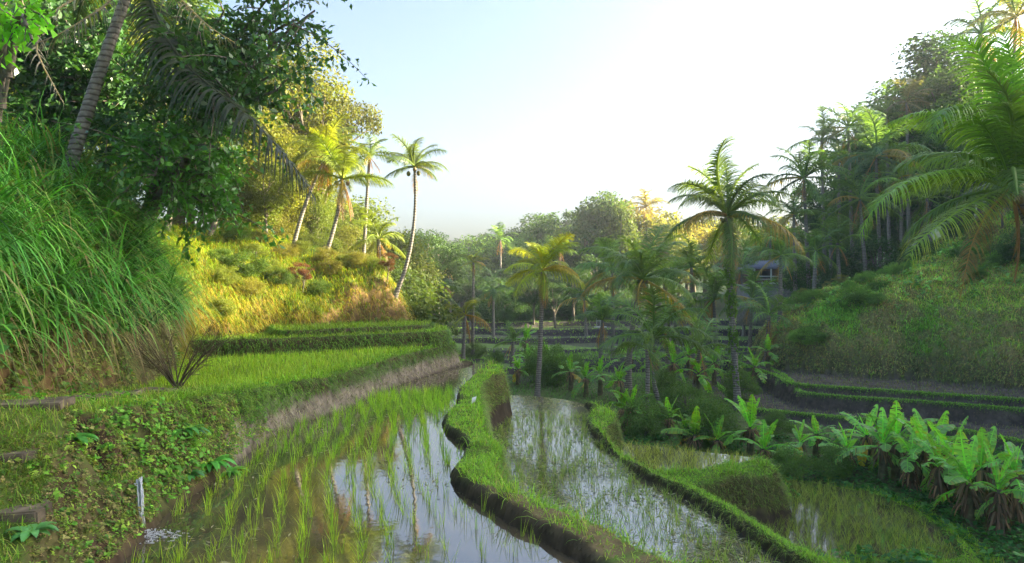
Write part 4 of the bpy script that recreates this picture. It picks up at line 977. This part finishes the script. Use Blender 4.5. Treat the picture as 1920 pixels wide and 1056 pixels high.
# ---------------------------------------------------------------- the dark glossy tree overhead
def canopy(name, label, root_xyz, targets, ntw, leaf, col, seed, spread=1.0, lps=46, gloss=True, r0=.2):
    r_ = np.random.default_rng(seed)
    base = np.array(root_xyz)
    root = empty(name, base); tag(root, label, 'tree')
    mt = MB(); ml = MB()
    T0 = np.array(targets[0])-base
    trunk = curve((0, 0, -.3), T0, (.2, .1, 0), 12); mt.add(*tube(trunk, np.linspace(r0, r0*.35, 12), 8))
    PL, UL, TL = [], [], []
    for tg in targets:
        e = np.array(tg)-base
        h = .35+.55*r_.random(); s = np.array([np.interp(h, np.linspace(0, 1, 12), trunk[:, k]) for k in range(3)])
        br = curve(s, e, (0, 0, .4), 8); mt.add(*tube(br, np.linspace(.06, .018, 8), 5))
        for j in range(ntw):
            t = .35+.65*r_.random(); p = np.array([np.interp(t, np.linspace(0, 1, 8), br[:, k]) for k in range(3)])
            q = p+r_.normal(size=3)*np.array((.75, .6, .6))*spread+np.array((0, -.1, -.2))
            tw = curve(p, q, (0, 0, .12), 6); mt.add(*tube(tw, np.linspace(.014, .004, 6), 4))
            m = lps; tt = .15+.85*r_.random(m)
            pp = np.stack([np.interp(tt, np.linspace(0, 1, 6), tw[:, k]) for k in range(3)], 1)+r_.normal(size=(m, 3))*.10*spread
            PL.append(pp); dv = (q-p)/max(np.linalg.norm(q-p), .1)
            UL.append(dv*.5+r_.normal(size=(m, 3))*.7+np.array((0, 0, -.45))); TL.append(np.full(m, .8+.4*r_.random()))
    P = np.concatenate(PL); U = np.concatenate(UL); TT = np.concatenate(TL); n = len(P)
    Vv, Ff = leafquads(P, UP*.55+.75*r_.normal(size=(n, 3)), U, leaf*(.6+.7*r_.random(n)), .52)
    ml.add(Vv, Ff, np.repeat(np.stack([TT, TT, TT*.9], 1), 4, 0), np.repeat(.2+.6*r_.random(n), 4))
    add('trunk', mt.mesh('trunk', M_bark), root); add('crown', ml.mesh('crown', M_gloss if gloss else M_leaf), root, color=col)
    return root
r0 = np.random.default_rng(5)
def tg_(lst, Y, dy=1.5): return [at(a, b, Y+dy*(r0.random()-.5)) for a, b in lst]
gb = lambda px, Y: gpt(px, Y)
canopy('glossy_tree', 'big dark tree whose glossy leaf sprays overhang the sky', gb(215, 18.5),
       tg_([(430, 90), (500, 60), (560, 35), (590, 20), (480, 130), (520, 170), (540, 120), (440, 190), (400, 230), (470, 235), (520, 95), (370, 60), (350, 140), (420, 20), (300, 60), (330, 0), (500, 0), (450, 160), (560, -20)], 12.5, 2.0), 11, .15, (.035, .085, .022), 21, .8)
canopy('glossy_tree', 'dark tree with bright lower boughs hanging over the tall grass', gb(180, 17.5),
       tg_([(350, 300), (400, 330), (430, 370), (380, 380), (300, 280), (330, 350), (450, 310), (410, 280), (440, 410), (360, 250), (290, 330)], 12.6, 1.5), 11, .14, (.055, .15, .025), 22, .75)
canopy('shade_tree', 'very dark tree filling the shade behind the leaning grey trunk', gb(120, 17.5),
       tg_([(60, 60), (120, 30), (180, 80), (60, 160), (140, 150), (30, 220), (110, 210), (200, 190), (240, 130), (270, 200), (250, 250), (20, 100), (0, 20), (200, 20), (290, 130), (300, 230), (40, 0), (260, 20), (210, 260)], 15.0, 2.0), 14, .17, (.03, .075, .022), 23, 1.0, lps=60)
canopy('bright_sapling', 'light green sapling with serrated leaves in the top corner', gb(-90, 10),
       tg_([(20, 30), (50, 50), (10, 60), (60, 75), (-20, 40)], 9.0, .6), 4, .16, (.14, .36, .03), 24, .45, lps=16, gloss=False, r0=.045)
for i, (px, pt, Y) in enumerate(((30, 0, 24), (130, -60, 26), (230, -40, 25), (330, -30, 27), (60, 150, 22), (200, 170, 23), (310, 200, 24), (390, 240, 25), (-60, 60, 20))):
    tree('tall dark tree in the shade behind the tall grass bank', px, pt, Y, ('round', 'tall')[i % 2], (.05, .085, .022) if i % 2 else (.10, .12, .025), wmul=1.2, group='shade trees behind the tall grass bank')
# leaning palm with ringed grey trunk and its hanging dead fronds
lp = palm('leaning_palm', 'palm with ringed grey trunk leaning over the tall grass', gpt(105, 12.6, -.3), at(262, -75, 12.2), 3.0, q='hi', nf=9, col=(.04, .07, .025), r=.135, bend=(-.05, 0, 0), dead=0, seedoff=1.0)
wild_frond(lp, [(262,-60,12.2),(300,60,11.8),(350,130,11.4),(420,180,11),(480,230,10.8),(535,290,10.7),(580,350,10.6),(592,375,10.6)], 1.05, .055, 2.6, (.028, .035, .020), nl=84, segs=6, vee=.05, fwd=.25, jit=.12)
wild_frond(lp, [(262,-60,12.2),(200,10,11.6),(120,60,11),(60,85,10.8)], .6, .03, 2.0, (.12, .11, .08), nl=30, name='dead_frond', vee=0)
wild_frond(lp, [(262,-60,12.2),(190,-30,11.6),(80,30,11),(62,90,10.8),(95,150,10.7),(120,195,10.7)], .42, .032, 2.2, (.20, .18, .14), nl=26, name='dead_frond', vee=0)
wild_frond(lp, [(262,-60,12.2),(330,-10,11.8),(390,50,11.6),(440,80,11.5)], .7, .028, 2.0, (.16, .15, .10), nl=26, name='dead_frond', vee=0, miss=.2)

# ---------------------------------------------------------------- bananas
def banana_leaf(elev, bend, tear, seed, L=1.0, W=.30):
    r_ = np.random.default_rng(seed)
    n = 15
    pts = rachis(elev, bend, L, n, .05*r_.normal())
    T = nrm(np.gradient(pts, axis=0)); Sv = nrm(np.cross(T, UP)+1e-6); Nv = np.cross(Sv, T)
    mb = MB()
    mb.add(*tube(pts, np.linspace(.020, .005, n), 5), (1.5, 1.4, .9), .6)
    ns = 26; st = np.linspace(.13, 1.0, ns+1)
    for sd in (1., -1.):
        drop = .18; grp = 0
        for i in range(ns):
            if r_.random() < tear: drop = .05+.75*r_.random(); gap = .012
            else: gap = 0
            s0, s1 = st[i]+gap, st[i+1]
            rows_ = []
            for s in (s0, s1):
                p = np.array([np.interp(s, np.linspace(0, 1, n), pts[:, k]) for k in range(3)])
                ti = np.array([np.interp(s, np.linspace(0, 1, n), T[:, k]) for k in range(3)])
                sv = np.array([np.interp(s, np.linspace(0, 1, n), Sv[:, k]) for k in range(3)])*sd
                nv = np.array([np.interp(s, np.linspace(0, 1, n), Nv[:, k]) for k in range(3)])
                u = (s-.13)/.87
                w = W*.5*np.clip(np.sin(np.pi*(u*.90+.08)), 0, 1)**.55
                row = []
                for q in (0, .5, 1):
                    row.append(p+sv*w*q*(1-.25*drop*q)+ti*w*q*.35+nv*(.18*w*q)-UP*w*drop*q*q*1.1)
                rows_.append(row)
            V_ = np.array(rows_[0]+rows_[1]); F_ = [(0, 1, 4, 3), (1, 2, 5, 4)]
            c = 1+.12*r_.normal()
            c = np.tile((c, c, c*.9), (6, 1))
            if r_.random() < .35: c[[2, 5]] = (1.9, 1.0, .8)
            if r_.random() < .06: c[:] = (1.5, .75, .6)
            mb.add(V_, F_, c, .5+.08*r_.normal())
    return mb.mesh('leaf', M_leafb)
M_leafb = foliage('banana_leaves', 'obj', .34, .45, (1.25, 1.4, .35), spec=.4)
BL = {}
for e, b in ((80, 22), (62, 60), (38, 75), (8, 65), (-25, 50)):
    BL[e] = [banana_leaf(e, b, t, 100+e+k_, W=.36 if e < 80 else .30) for k_, t in enumerate((.14, .32, .5))]
DL = []
for k_ in range(3):
    mb = MB(); n = 26
    P = np.stack([.05*rng.normal(size=n), .05*rng.normal(size=n), -.02*rng.random(n)], 1)
    a = rng.random(n)*6.28
    Vv, Ff, per, t = strips(P, np.stack([np.cos(a), np.sin(a), .2+0*a], 1), .65+.35*rng.random(n), .075, 4.0, 6, prof='leaf')
    mb.add(Vv, Ff, palette(n, [(1, 1, 1), (1.4, 1.2, 1), (.6, .55, .5)])[per], .4); DL.append(mb.mesh('dead_leaf', M_dead))
stem_mb = MB()
stem_mb.add(*tube(curve((0, 0, -.05), (0, 0, 1), (.03, 0, 0), 8), np.array([.13, .115, .11, .1, .095, .085, .07, .05]), 9))
STEM = stem_mb.mesh('stem', M_stem)
def banana(label, loc, h, Lf, nl=8, col=(.10, .23, .04), dead=2, group=None, upright=2, yel=0, lean=(0, 0)):
    root = empty('banana_plant', loc, rng.random()*6.28); tag(root, label, 'banana plant', group)
    root.rotation_euler = (lean[0], lean[1], rng.random()*6.28)
    add('stem', STEM, root, (0, 0, 0), None, (.9+.4*h/2, .9+.4*h/2, h), None)
    for i in range(nl):
        f = i/nl
        e = 80 if i < upright else 62 if f < .45 else 38 if f < .68 else 8 if f < .86 else -25
        c = np.array(col)*(.8+.45*rng.random())
        if e == 80: c = c*np.array((1.25, 1.2, .9))
        if yel and i >= nl-yel: c = np.array((.32, .27, .04))
        add('leaf', BL[e][int(rng.integers(3))], root, (0, 0, h*(.97-.12*f)), (.1*rng.normal(), .1*rng.normal(), i*2.4+.4*rng.normal()), Lf*(.65+.55*rng.random())*(1-.1*(e == 80)), tuple(c))
    for i in range(dead):
        add('dead_leaf', DL[i % 3], root, (0, 0, h*(.93-.2*i)), (0, 0, rng.random()*6.28), (.5*min(1.2, Lf), .5*min(1.2, Lf), h*.55), tuple(np.array((.15, .105, .065))*(.7+.7*rng.random())))
    return root
def B_(label, px, py, z, h, Lf, **kw):
    x, y = G(px, py, z); return banana(label, (x, y, ground(x, y)), h, Lf, **kw)
BG = 'banana plants on the bank of the lowest paddy'
bank = [  # px, py of the foot (on the level of the bank), height, leaf, ...
    (1500, 868, .7, .95, dict(yel=1), 'low banana plant with one yellow leaf beside the grass spur of the third paddy'),
    (1532, 862, .9, 1.0, dict(), 'banana plant just behind the low one with the yellow leaf'),
    (1590, 888, .8, 1.1, dict(), 'shaded banana plant at the start of the long clump on the bank'),
    (1625, 880, 1.1, 1.2, dict(yel=1), 'yellow tinged banana plant near the start of the long clump'),
    (1655, 905, 1.2, 1.5, dict(upright=3), 'tall banana plant with a fan of upright leaves in the long clump'),
    (1680, 900, 1.3, 1.3, dict(), 'full banana plant right behind the fan leafed one'),
    (1708, 925, 1.1, 1.3, dict(upright=1, dead=4), 'banana plant with broad pale midrib leaf facing the pond'),
    (1735, 920, 1.2, 1.3, dict(dead=4), 'banana plant skirted with brown dead leaves in the middle of the clump'),
    (1762, 950, 1.1, 1.2, dict(dead=4), 'banana plant with torn drooping leaves over brown stems'),
    (1785, 940, 1.2, 1.3, dict(dead=4), 'banana plant with flat spread leaves beyond the middle of the clump'),
    (1815, 985, 1.1, 1.5, dict(upright=2, dead=3), 'banana plant with one very large glossy paddle leaf'),
    (1838, 965, 1.2, 1.2, dict(dead=3), 'banana plant hidden behind the large paddle leaf'),
    (1872, 1000, 1.1, 1.2, dict(dead=4), 'ragged banana plant with heaps of dead leaf at its foot'),
    (1905, 985, 1.3, 1.3, dict(dead=4), 'banana plant cut by the picture edge above the dead leaf heap'),
    (1660, 880, 1.0, 1.2, dict(), 'small banana plant at the back of the clump below the mud wall'),
    (1760, 905, 1.1, 1.2, dict(), 'banana plant at the back of the clump with silvery leaves'),
    (1850, 930, 1.0, 1.2, dict(), 'short banana plant at the back near the dark mud wall'),
]
for px, py, h, lf, kw, lab in bank:
    B_(lab, px, py, -2.75, h*.92, lf*.86, group=BG, col=(.15, .31, .085), **kw)
banana('bright banana leaves reaching in at the bottom corner of the picture', (9.0, 11.2, ground(9.0, 11.2)), .55, 1.25, nl=7, col=(.09, .25, .06), dead=0)
VG = 'banana plants in the valley bottom'
mid = [
    (1407, 838, 1.2, 1.35, dict(upright=3, col=(.12, .28, .04)), 'banana plant with two tall bright paddle leaves at the foot of the vine covered palm'),
    (1432, 850, .7, 1.2, dict(col=(.10, .25, .05)), 'wide banana plant spreading next to the two tall paddle leaves'),
    (1302, 830, .8, 1.1, dict(upright=2, yel=2, col=(.14, .28, .04)), 'banana plant with bright yellow leaves by the third paddy'),
    (1282, 822, .8, 1.0, dict(col=(.11, .22, .04)), 'banana plant beside the yellow leafed one'),
    (1345, 835, .7, .95, dict(), 'shaded banana plant between the yellow leafed and the two leafed plants'),
    (1255, 800, .9, 1.1, dict(), 'banana plant behind the lower grass mound'),
    (1185, 790, 1.2, 1.2, dict(dead=3), 'bushy banana clump with dark stems beside the middle paddy corner'),
    (1168, 785, 1.0, 1.0, dict(dead=3), 'dark stemmed banana plant next to the bushy clump'),
    (1160, 745, 1.2, 1.1, dict(), 'banana plant in the row behind the middle paddy, near the bushy clump'),
    (1125, 735, 1.3, 1.1, dict(dead=1), 'banana plant in the row behind the middle paddy, with a bare stem'),
    (1098, 738, 1.1, 1.1, dict(dead=1), 'banana plant in the row behind the middle paddy, with pale stem'),
    (1070, 730, 1.2, 1.0, dict(yel=1), 'banana plant with yellow lower leaf in the row behind the middle paddy'),
    (1050, 722, 1.1, 1.1, dict(upright=2), 'banana plant with upright leaf close by the sunlit palm trunk'),
    (972, 718, 1.0, 1.0, dict(yel=1, upright=2), 'banana plant with one glowing leaf before the sunlit palm trunk'),
    (990, 700, 1.2, 1.1, dict(), 'banana plant just behind the sunlit palm trunk'),
    (1025, 705, 1.2, 1.1, dict(), 'dark banana plant in the thicket round the sunlit palm trunk'),
    (1225, 720, 1.3, 1.2, dict(upright=2), 'banana plant with tall leaf between the two ringed trunks'),
    (1262, 715, 1.3, 1.3, dict(upright=2), 'lush banana plant beside the young slender palm'),
    (1310, 735, 1.2, 1.3, dict(), 'banana plant in the shade left of the vine covered trunk'),
    (1340, 720, 1.4, 1.4, dict(upright=2), 'tall banana plant behind the vine covered trunk'),
    (1415, 725, 1.4, 1.4, dict(upright=2), 'banana plant by the end of the mud terraces'),
    (1440, 715, 1.2, 1.2, dict(), 'dim banana plant against the end of the grassy hill'),
    (985, 672, 1.3, 1.3, dict(upright=3), 'distant banana plant with tall pale leaves before the far terraces'),
    (1180, 700, 1.2, 1.2, dict(), 'distant banana plant at the foot of the broad crowned palm'),
    (1290, 700, 1.4, 1.3, dict(), 'distant banana plant under the low arching palm'),
]
for px, py, h, lf, kw, lab in mid:
    B_(lab, px, py, -2.35, h*.85, lf*.95, group=VG, **kw)
# dark thickets in the valley bottom
for px, py, pt, lab in ((1020, 712, 640, 'dark thicket bush wrapped round the sunlit palm trunk'), (1045, 722, 660, 'leafy bush beside the thicket of the sunlit palm'), (1210, 800, 740, 'dark bush at the foot of the leaning grey trunk'), (1330, 820, 742, 'leafy dark bush between the bananas of the valley'), (1460, 800, 770, 'low bush before the wall of the mud terraces'), (1390, 745, 690, 'bush at the base of the vine covered trunk'), (1480, 872, 835, 'dark bush under the mud terraces beside the third paddy'), (1560, 870, 830, 'dark bush at the foot of the mud wall'), (1285, 770, 715, 'bush with dense leaves behind the yellow leafed banana'), (890, 682, 640, 'pale flowering bush where the golden terraces end'), (930, 690, 655, 'low bush beyond the far end of the upper paddy'), (1075, 700, 662, 'bush at the start of the distant terraces'), (1240, 742, 690, 'bush at the foot of the young slender palm')):
    x, y = G(px, py, -2.35)
    tree(lab, px, pt, y, 'bush', (.07, .13, .035) if 'pale' not in lab else (.10, .15, .06), wmul=.9, name='bush', cat='bush')

# ---------------------------------------------------------------- left bank details
M_slab = solid('path_stone', (.15, .118, .078), .95, 5, .55, .8)
def slab(label, px, py, Y, w, d, t=.09, rz=.1, name='stepping_stone', cat='stone step'):
    x, y, z = at(px, py, Y)
    import bmesh
    bm = bmesh.new(); n = 16
    r_ = np.random.default_rng(int(px+py))
    top = []
    for i in range(n):
        a = i/n*2*math.pi; q = 1/max(abs(math.cos(a)), abs(math.sin(a)))**.8
        top.append(bm.verts.new((math.cos(a)*w*.5*q*(1+.07*r_.normal()), math.sin(a)*d*.5*q*(1+.07*r_.normal()), .01*r_.normal())))
    f = bm.faces.new(top)
    e = bmesh.ops.extrude_face_region(bm, geom=[f]); vs = [v for v in e['geom'] if isinstance(v, bmesh.types.BMVert)]
    bmesh.ops.translate(bm, verts=vs, vec=(0, 0, -t)); bmesh.ops.recalc_face_normals(bm, faces=bm.faces)
    bmesh.ops.bevel(bm, geom=[e_ for e_ in bm.edges], offset=.012, segments=2, affect='EDGES')
    me = bpy.data.meshes.new(name); bm.to_mesh(me); bm.free(); me.materials.append(M_slab)
    o = add(name, me, None, (x, y, ground(x, y)+(.035 if name == 'stepping_stone' else -.05)), (.03, -.03, rz)); tag(o, label, cat, 'worn path slabs')
    return o
for lab, px, py, Y, w, d in (('widest worn path slab at the edge of the picture', 8, 768, 7.3, 1.3, .42), ('pale path slab right behind the widest one', 62, 748, 8.0, .75, .34), ('flat path slab where the path starts to bend', 118, 736, 8.6, .7, .3), ('narrow path slab under the tall grass', 165, 724, 9.3, .6, .3), ('mossy path slab half sunk in grass', 225, 712, 10.0, .6, .3), ('farthest path slab before the dry bush', 290, 700, 10.9, .6, .3)):
    slab(lab, px, py, Y, w, d)
slab('upper earth step with a dark riser below the path', -22, 838, 6.35, .9, .36, .34, name='garden_step', cat='step')
slab('lowest earth step deep in the weeds', -14, 918, 5.85, .85, .34, .34, name='garden_step', cat='step')
# dry fan shaped bush by the path
mb = MB(); n = 19
x0, y0 = (332-960)/1280*11.6, 11.6; z0 = ground(x0, y0)
a = rng.uniform(-.85, .85, n)
D = np.stack([np.sin(a), .25*rng.normal(size=n), np.cos(a)], 1)
for i in range(n):
    L_ = .85+.6*rng.random(); e = D[i]*L_
    mb.add(*tube(curve((.03*rng.normal(), .03*rng.normal(), 0), e, (0, 0, .08), 6), np.linspace(.012, .003, 6), 4), (.8, .8, .8), .4)
    for j in range(14):
        t = .3+.7*rng.random(); p = e*t; d = nrm(D[i]+.6*rng.normal(size=3))
        mb.add(*tube(np.stack([p, p+d*.12, p+d*.22]), (.005, .004, .002), 3), (.9, .9, .8), .4)
o = empty('dry_bush', (x0, y0, z0)); tag(o, 'dry brown fan shaped bush without leaves beside the path', 'bush')
add('twigs', mb.mesh('twigs', M_dead), o, color=(.13, .105, .065))
# ferns and leaf rosettes on the bank
def rosette(label, px, py, Y, n, L_, W_, col, up=.7):
    x, y, z = at(px, py, Y); z = ground(x, y)
    mb = MB(); a = np.arange(n)*2.4+.3*rng.normal(size=n)
    D = np.stack([np.cos(a), np.sin(a), up+.4*rng.random(n)], 1)
    Vv, Ff, per, t = strips(np.tile((0, 0, 0.), (n, 1)), D, L_*(.7+.5*rng.random(n)), W_, 1.5, 6, prof='leaf')
    mb.add(Vv, Ff, (1, 1, 1), (.3+.5*rng.random(n))[per])
    o = empty('bank_plant', (x, y, z)); tag(o, label, 'plant'); add('leaf_rosette', mb.mesh('leaf_rosette', M_gloss), o, color=col)
rosette('bright green strap leaved plant on the brow of the bank', 392, 765, 9.2, 34, .42, .075, (.07, .25, .03))
rosette('dark green strap leaved plant beside the bright one', 345, 758, 9.0, 30, .36, .075, (.045, .15, .025))
rosette('small dark plant growing out of the mud below the brow', 352, 820, 8.6, 22, .26, .06, (.04, .14, .03))
rosette('bright plant at the corner above the pale mud wall', 430, 800, 9.6, 30, .30, .05, (.08, .24, .03))
rosette('soft leaved plant on the mud left of the waterfall', 60, 985, 5.6, 18, .22, .07, (.08, .22, .06))
rosette('leafy plant under the path edge', 140, 845, 6.9, 24, .26, .07, (.06, .2, .03))
# waterfall
m_, nt_, out_ = newmat('falling_water')
p_ = N_(nt_, 'BsdfPrincipled'); p_.inputs['Base Color'].default_value = (.85, .88, .9, 1); p_.inputs['Roughness'].default_value = .3
p_.inputs['Transmission Weight'].default_value = .35; p_.inputs['IOR'].default_value = 1.33
tc_ = N_(nt_, 'TexCoord'); nz_ = N_(nt_, 'TexNoise'); nz_.inputs['Scale'].default_value = 14; nz_.inputs['Detail'].default_value = 5
mp_ = N_(nt_, 'Mapping'); mp_.inputs['Scale'].default_value = (3, 3, .35); nt_.links.new(tc_.outputs['Object'], mp_.inputs[0]); nt_.links.new(mp_.outputs[0], nz_.inputs['Vector'])
bp_ = N_(nt_, 'Bump'); bp_.inputs['Strength'].default_value = .8; bp_.inputs['Distance'].default_value = .05
nt_.links.new(nz_.outputs['Fac'], bp_.inputs['Height']); nt_.links.new(bp_.outputs[0], p_.inputs['Normal']); nt_.links.new(p_.outputs[0], out_.inputs['Surface'])
mb = MB()
fx, fy = WF[0]+.04, WF[1]
for i in range(15):
    ox = .017*rng.normal(); oy = .016*rng.normal(); zt = .56+.02*rng.normal()
    pts = [(-.085+ox*1.6, .06+oy*2, zt+.0), (-.075+ox*1.4, .05+oy*1.5, zt-.005), (-.055+ox, .03+oy, zt-.03), (-.03+ox, .0+oy, zt-.14), (-.012+ox*.8, -.015+oy, zt-.32), (0+ox*1.3, -.02+oy, .0)]
    q = np.linspace(0, 5, 18); pts = np.stack([np.interp(q, range(6), np.array(pts)[:, k]) for k in range(3)], 1)+.004*rng.normal(size=(18, 3))
    mb.add(*tube(pts, .003+.005*rng.random()+.003*np.abs(np.sin(np.arange(18)*1.3+i)), 5))
wf = empty('waterfall', (fx, fy, 0)); tag(wf, 'small white waterfall spilling from the mud bank into the paddy', 'waterfall')
add('stream', mb.mesh('stream', m_), wf)
mb = MB()
for i in range(420):
    a = rng.random()*6.28; r_ = abs(.11*rng.normal())+.01
    mb.add(*sphere(.003+.008*rng.random()**2, (.02+math.cos(a)*r_*1.5, -.03+math.sin(a)*r_, .004+.07*rng.random()*max(0, 1-r_*4.5)), 6, 4))
for i in range(90):
    a = rng.random()*6.28; r_ = .04+.30*rng.random()**1.3
    mb.add(*sphere(.008+.015*rng.random(), (.05+math.cos(a)*r_*1.4, -.03+math.sin(a)*r_*.7, .003), 8, 4, (1.5, .6, .10)))
fo = add('foam', mb.mesh('foam', m_), wf); fo['kind'] = 'stuff'
# scrap of white paper on the bund
mb = MB(); V_ = [(0, 0, 0), (.10, .02, .03), (.13, .05, .14), (.03, .04, .12), (.05, .10, .02), (.14, .12, .05)]
mb.add(V_, [(0, 1, 2, 3), (0, 4, 5, 1)]); x, y = G(884, 757, .14)
o = add('paper_scrap', mb.mesh('paper_scrap', solid('white_paper', (.8, .8, .8), .6, 5, .05, 0)), None, (x, y, ground(x, y)+.03), (0, 0, .4)); tag(o, 'crumpled white scrap lying on the turf of the upper bund', 'scrap')
# ---------------------------------------------------------------- house and gate
M_wood = solid('dark_timber', (.20, .13, .10), .8, 6, .3, .2); M_roof = solid('grey_roof', (.20, .20, .24), .8, 5, .25, .3); M_pale = solid('pale_paint', (.55, .56, .52), .7, 4, .15, .1); M_dk = solid('window_dark', (.03, .035, .04), .3, 4, .2, 0)
Yh = 60.0; hx, hy, hz = at(1468, 530, Yh); gz = ground(hx, hy)
ho = empty('timber_house', (hx, hy, hz), .10); tag(ho, 'small timber house with grey hipped roof and veranda rail in the trees', 'house')
def part(nm, parts, mat, parent=ho):
    mb = MB()
    for p in parts: mb.add(*p)
    return add(nm, mb.mesh(nm, mat, False), parent)
part('wall', [box(-2.7, 2.7, 0, 3, .02, 1.25)], M_wood)
part('roof', [([(-3.3, -1.1, 1.18), (3.3, -1.1, 1.18), (3.3, 3.6, 1.18), (-3.3, 3.6, 1.18), (-1.6, 1.2, 2.0), (1.6, 1.2, 2.0), (1.6, 1.5, 2.0), (-1.6, 1.5, 2.0)], [(0, 1, 5, 4), (1, 2, 6, 5), (2, 3, 7, 6), (3, 0, 4, 7), (4, 5, 6, 7), (3, 2, 1, 0)])], M_roof)
part('veranda_floor', [box(-3.2, 3.2, -1.0, -.003, -.12, 0)], M_pale)
for i in range(5): part('post', [box(-3.1+i*1.5, -3.0+i*1.5, -.98, -.88, 0, 1.2)], M_pale)
part('rail', [box(-3.1, 3.1, -.97, -.91, .5, .57), box(-3.1, 3.1, -.97, -.91, .25, .30)], M_pale)
for i in range(3):
    w = part('window', [box(-2.2+i*1.7, -1.2+i*1.7, -.03, .004, .4, 1.0)], M_dk)
part('foundation', [box(-2.9, 2.9, -.9, 2.9, min(gz-hz, 0)-.8, -.123)], solid('house_footing', (.22, .2, .18), .9, 5, .3, .2))
gx, gy, _ = at(1125, 600, 68.5); gz = ground(gx, gy)
go = empty('bamboo_gate', (gx, gy, gz)); tag(go, 'tiny pale gate frame standing on the farthest terrace', 'gate')
for i in range(3): part('post', [box(-.5+i*.5, -.44+i*.5, -.03, .03, -.1, 1.5-.3*(i == 1))], M_pale, go)
go.scale = (.7,)*3
part('crossbar', [box(-.55, .6, -.05, -.031, .9, .97)], M_pale, go); part('base', [box(-.8, .9, -.4, .4, -.15, .12)], M_pale, go)
# ---------------------------------------------------------------- air, light, camera
DENOISE = True
EXPO = 3.32
SUN_AZ, SUN_EL = R(80), R(22)          # azimuth to the right of the view direction
def haze_mat():
    m, nt, out = newmat('haze')
    v = N_(nt, 'VolumePrincipled'); v.inputs['Color'].default_value = (.90, .95, 1, 1)
    v.inputs['Density'].default_value = HAZE; v.inputs['Anisotropy'].default_value = .2
    nt.links.new(v.outputs[0], out.inputs['Volume'])
    return m
HAZE = .00075
if HAZE > 0:
    zlo = float(HH.min())-1.0
    v_, f_ = box(-139, 149, -24.5, 224, zlo, 46)
    tag(add('haze', make_mesh('haze', v_, f_, haze_mat(), smooth=False)), 'pale morning haze filling the valley', 'haze', kind='stuff')
W = bpy.data.worlds.new('World'); S.world = W; W.use_nodes = True
nt = W.node_tree; nt.nodes.clear()
sky = nt.nodes.new('ShaderNodeTexSky'); sky.sky_type = 'NISHITA'; sky.sun_disc = False
sky.sun_elevation = SUN_EL; sky.sun_rotation = SUN_AZ; sky.altitude = 200; sky.air_density = 1.0; sky.dust_density = 8.0; sky.ozone_density = 3.4
bg = nt.nodes.new('ShaderNodeBackground'); bg.inputs['Strength'].default_value = .05
ow = nt.nodes.new('ShaderNodeOutputWorld')
nt.links.new(sky.outputs[0], bg.inputs['Color']); nt.links.new(bg.outputs[0], ow.inputs['Surface'])
ld = bpy.data.lights.new('sun', 'SUN'); ld.energy = 3.4; ld.angle = R(.6); ld.color = (1, .88, .60)
lo = bpy.data.objects.new('sun', ld); link(lo)
from mathutils import Vector
sd = Vector((math.sin(SUN_AZ)*math.cos(SUN_EL), math.cos(SUN_AZ)*math.cos(SUN_EL), math.sin(SUN_EL)))
lo.rotation_euler = (-sd).to_track_quat('-Z', 'Y').to_euler(); lo.location = sd*60
cd = bpy.data.cameras.new('camera'); cd.sensor_width = 36; cd.lens = 36*FPX/1920; cd.clip_end = 2000; cd.shift_y = 12/1920
co = bpy.data.objects.new('camera', cd); link(co); co.location = (0, 0, CAM_Z); co.rotation_euler = (R(90), 0, 0)
S.camera = co
S.view_settings.view_transform = 'Standard'; S.view_settings.look = 'None'; S.view_settings.gamma = 1; S.view_settings.exposure = EXPO
S.cycles.use_denoising = DENOISE
try: S.cycles.denoiser = 'OPENIMAGEDENOISE'
except Exception: pass
S.cycles.max_bounces = 9; S.cycles.diffuse_bounces = 5; S.cycles.transmission_bounces = 5; S.cycles.glossy_bounces = 3; S.cycles.volume_bounces = 1
S.cycles.sample_clamp_indirect = 4
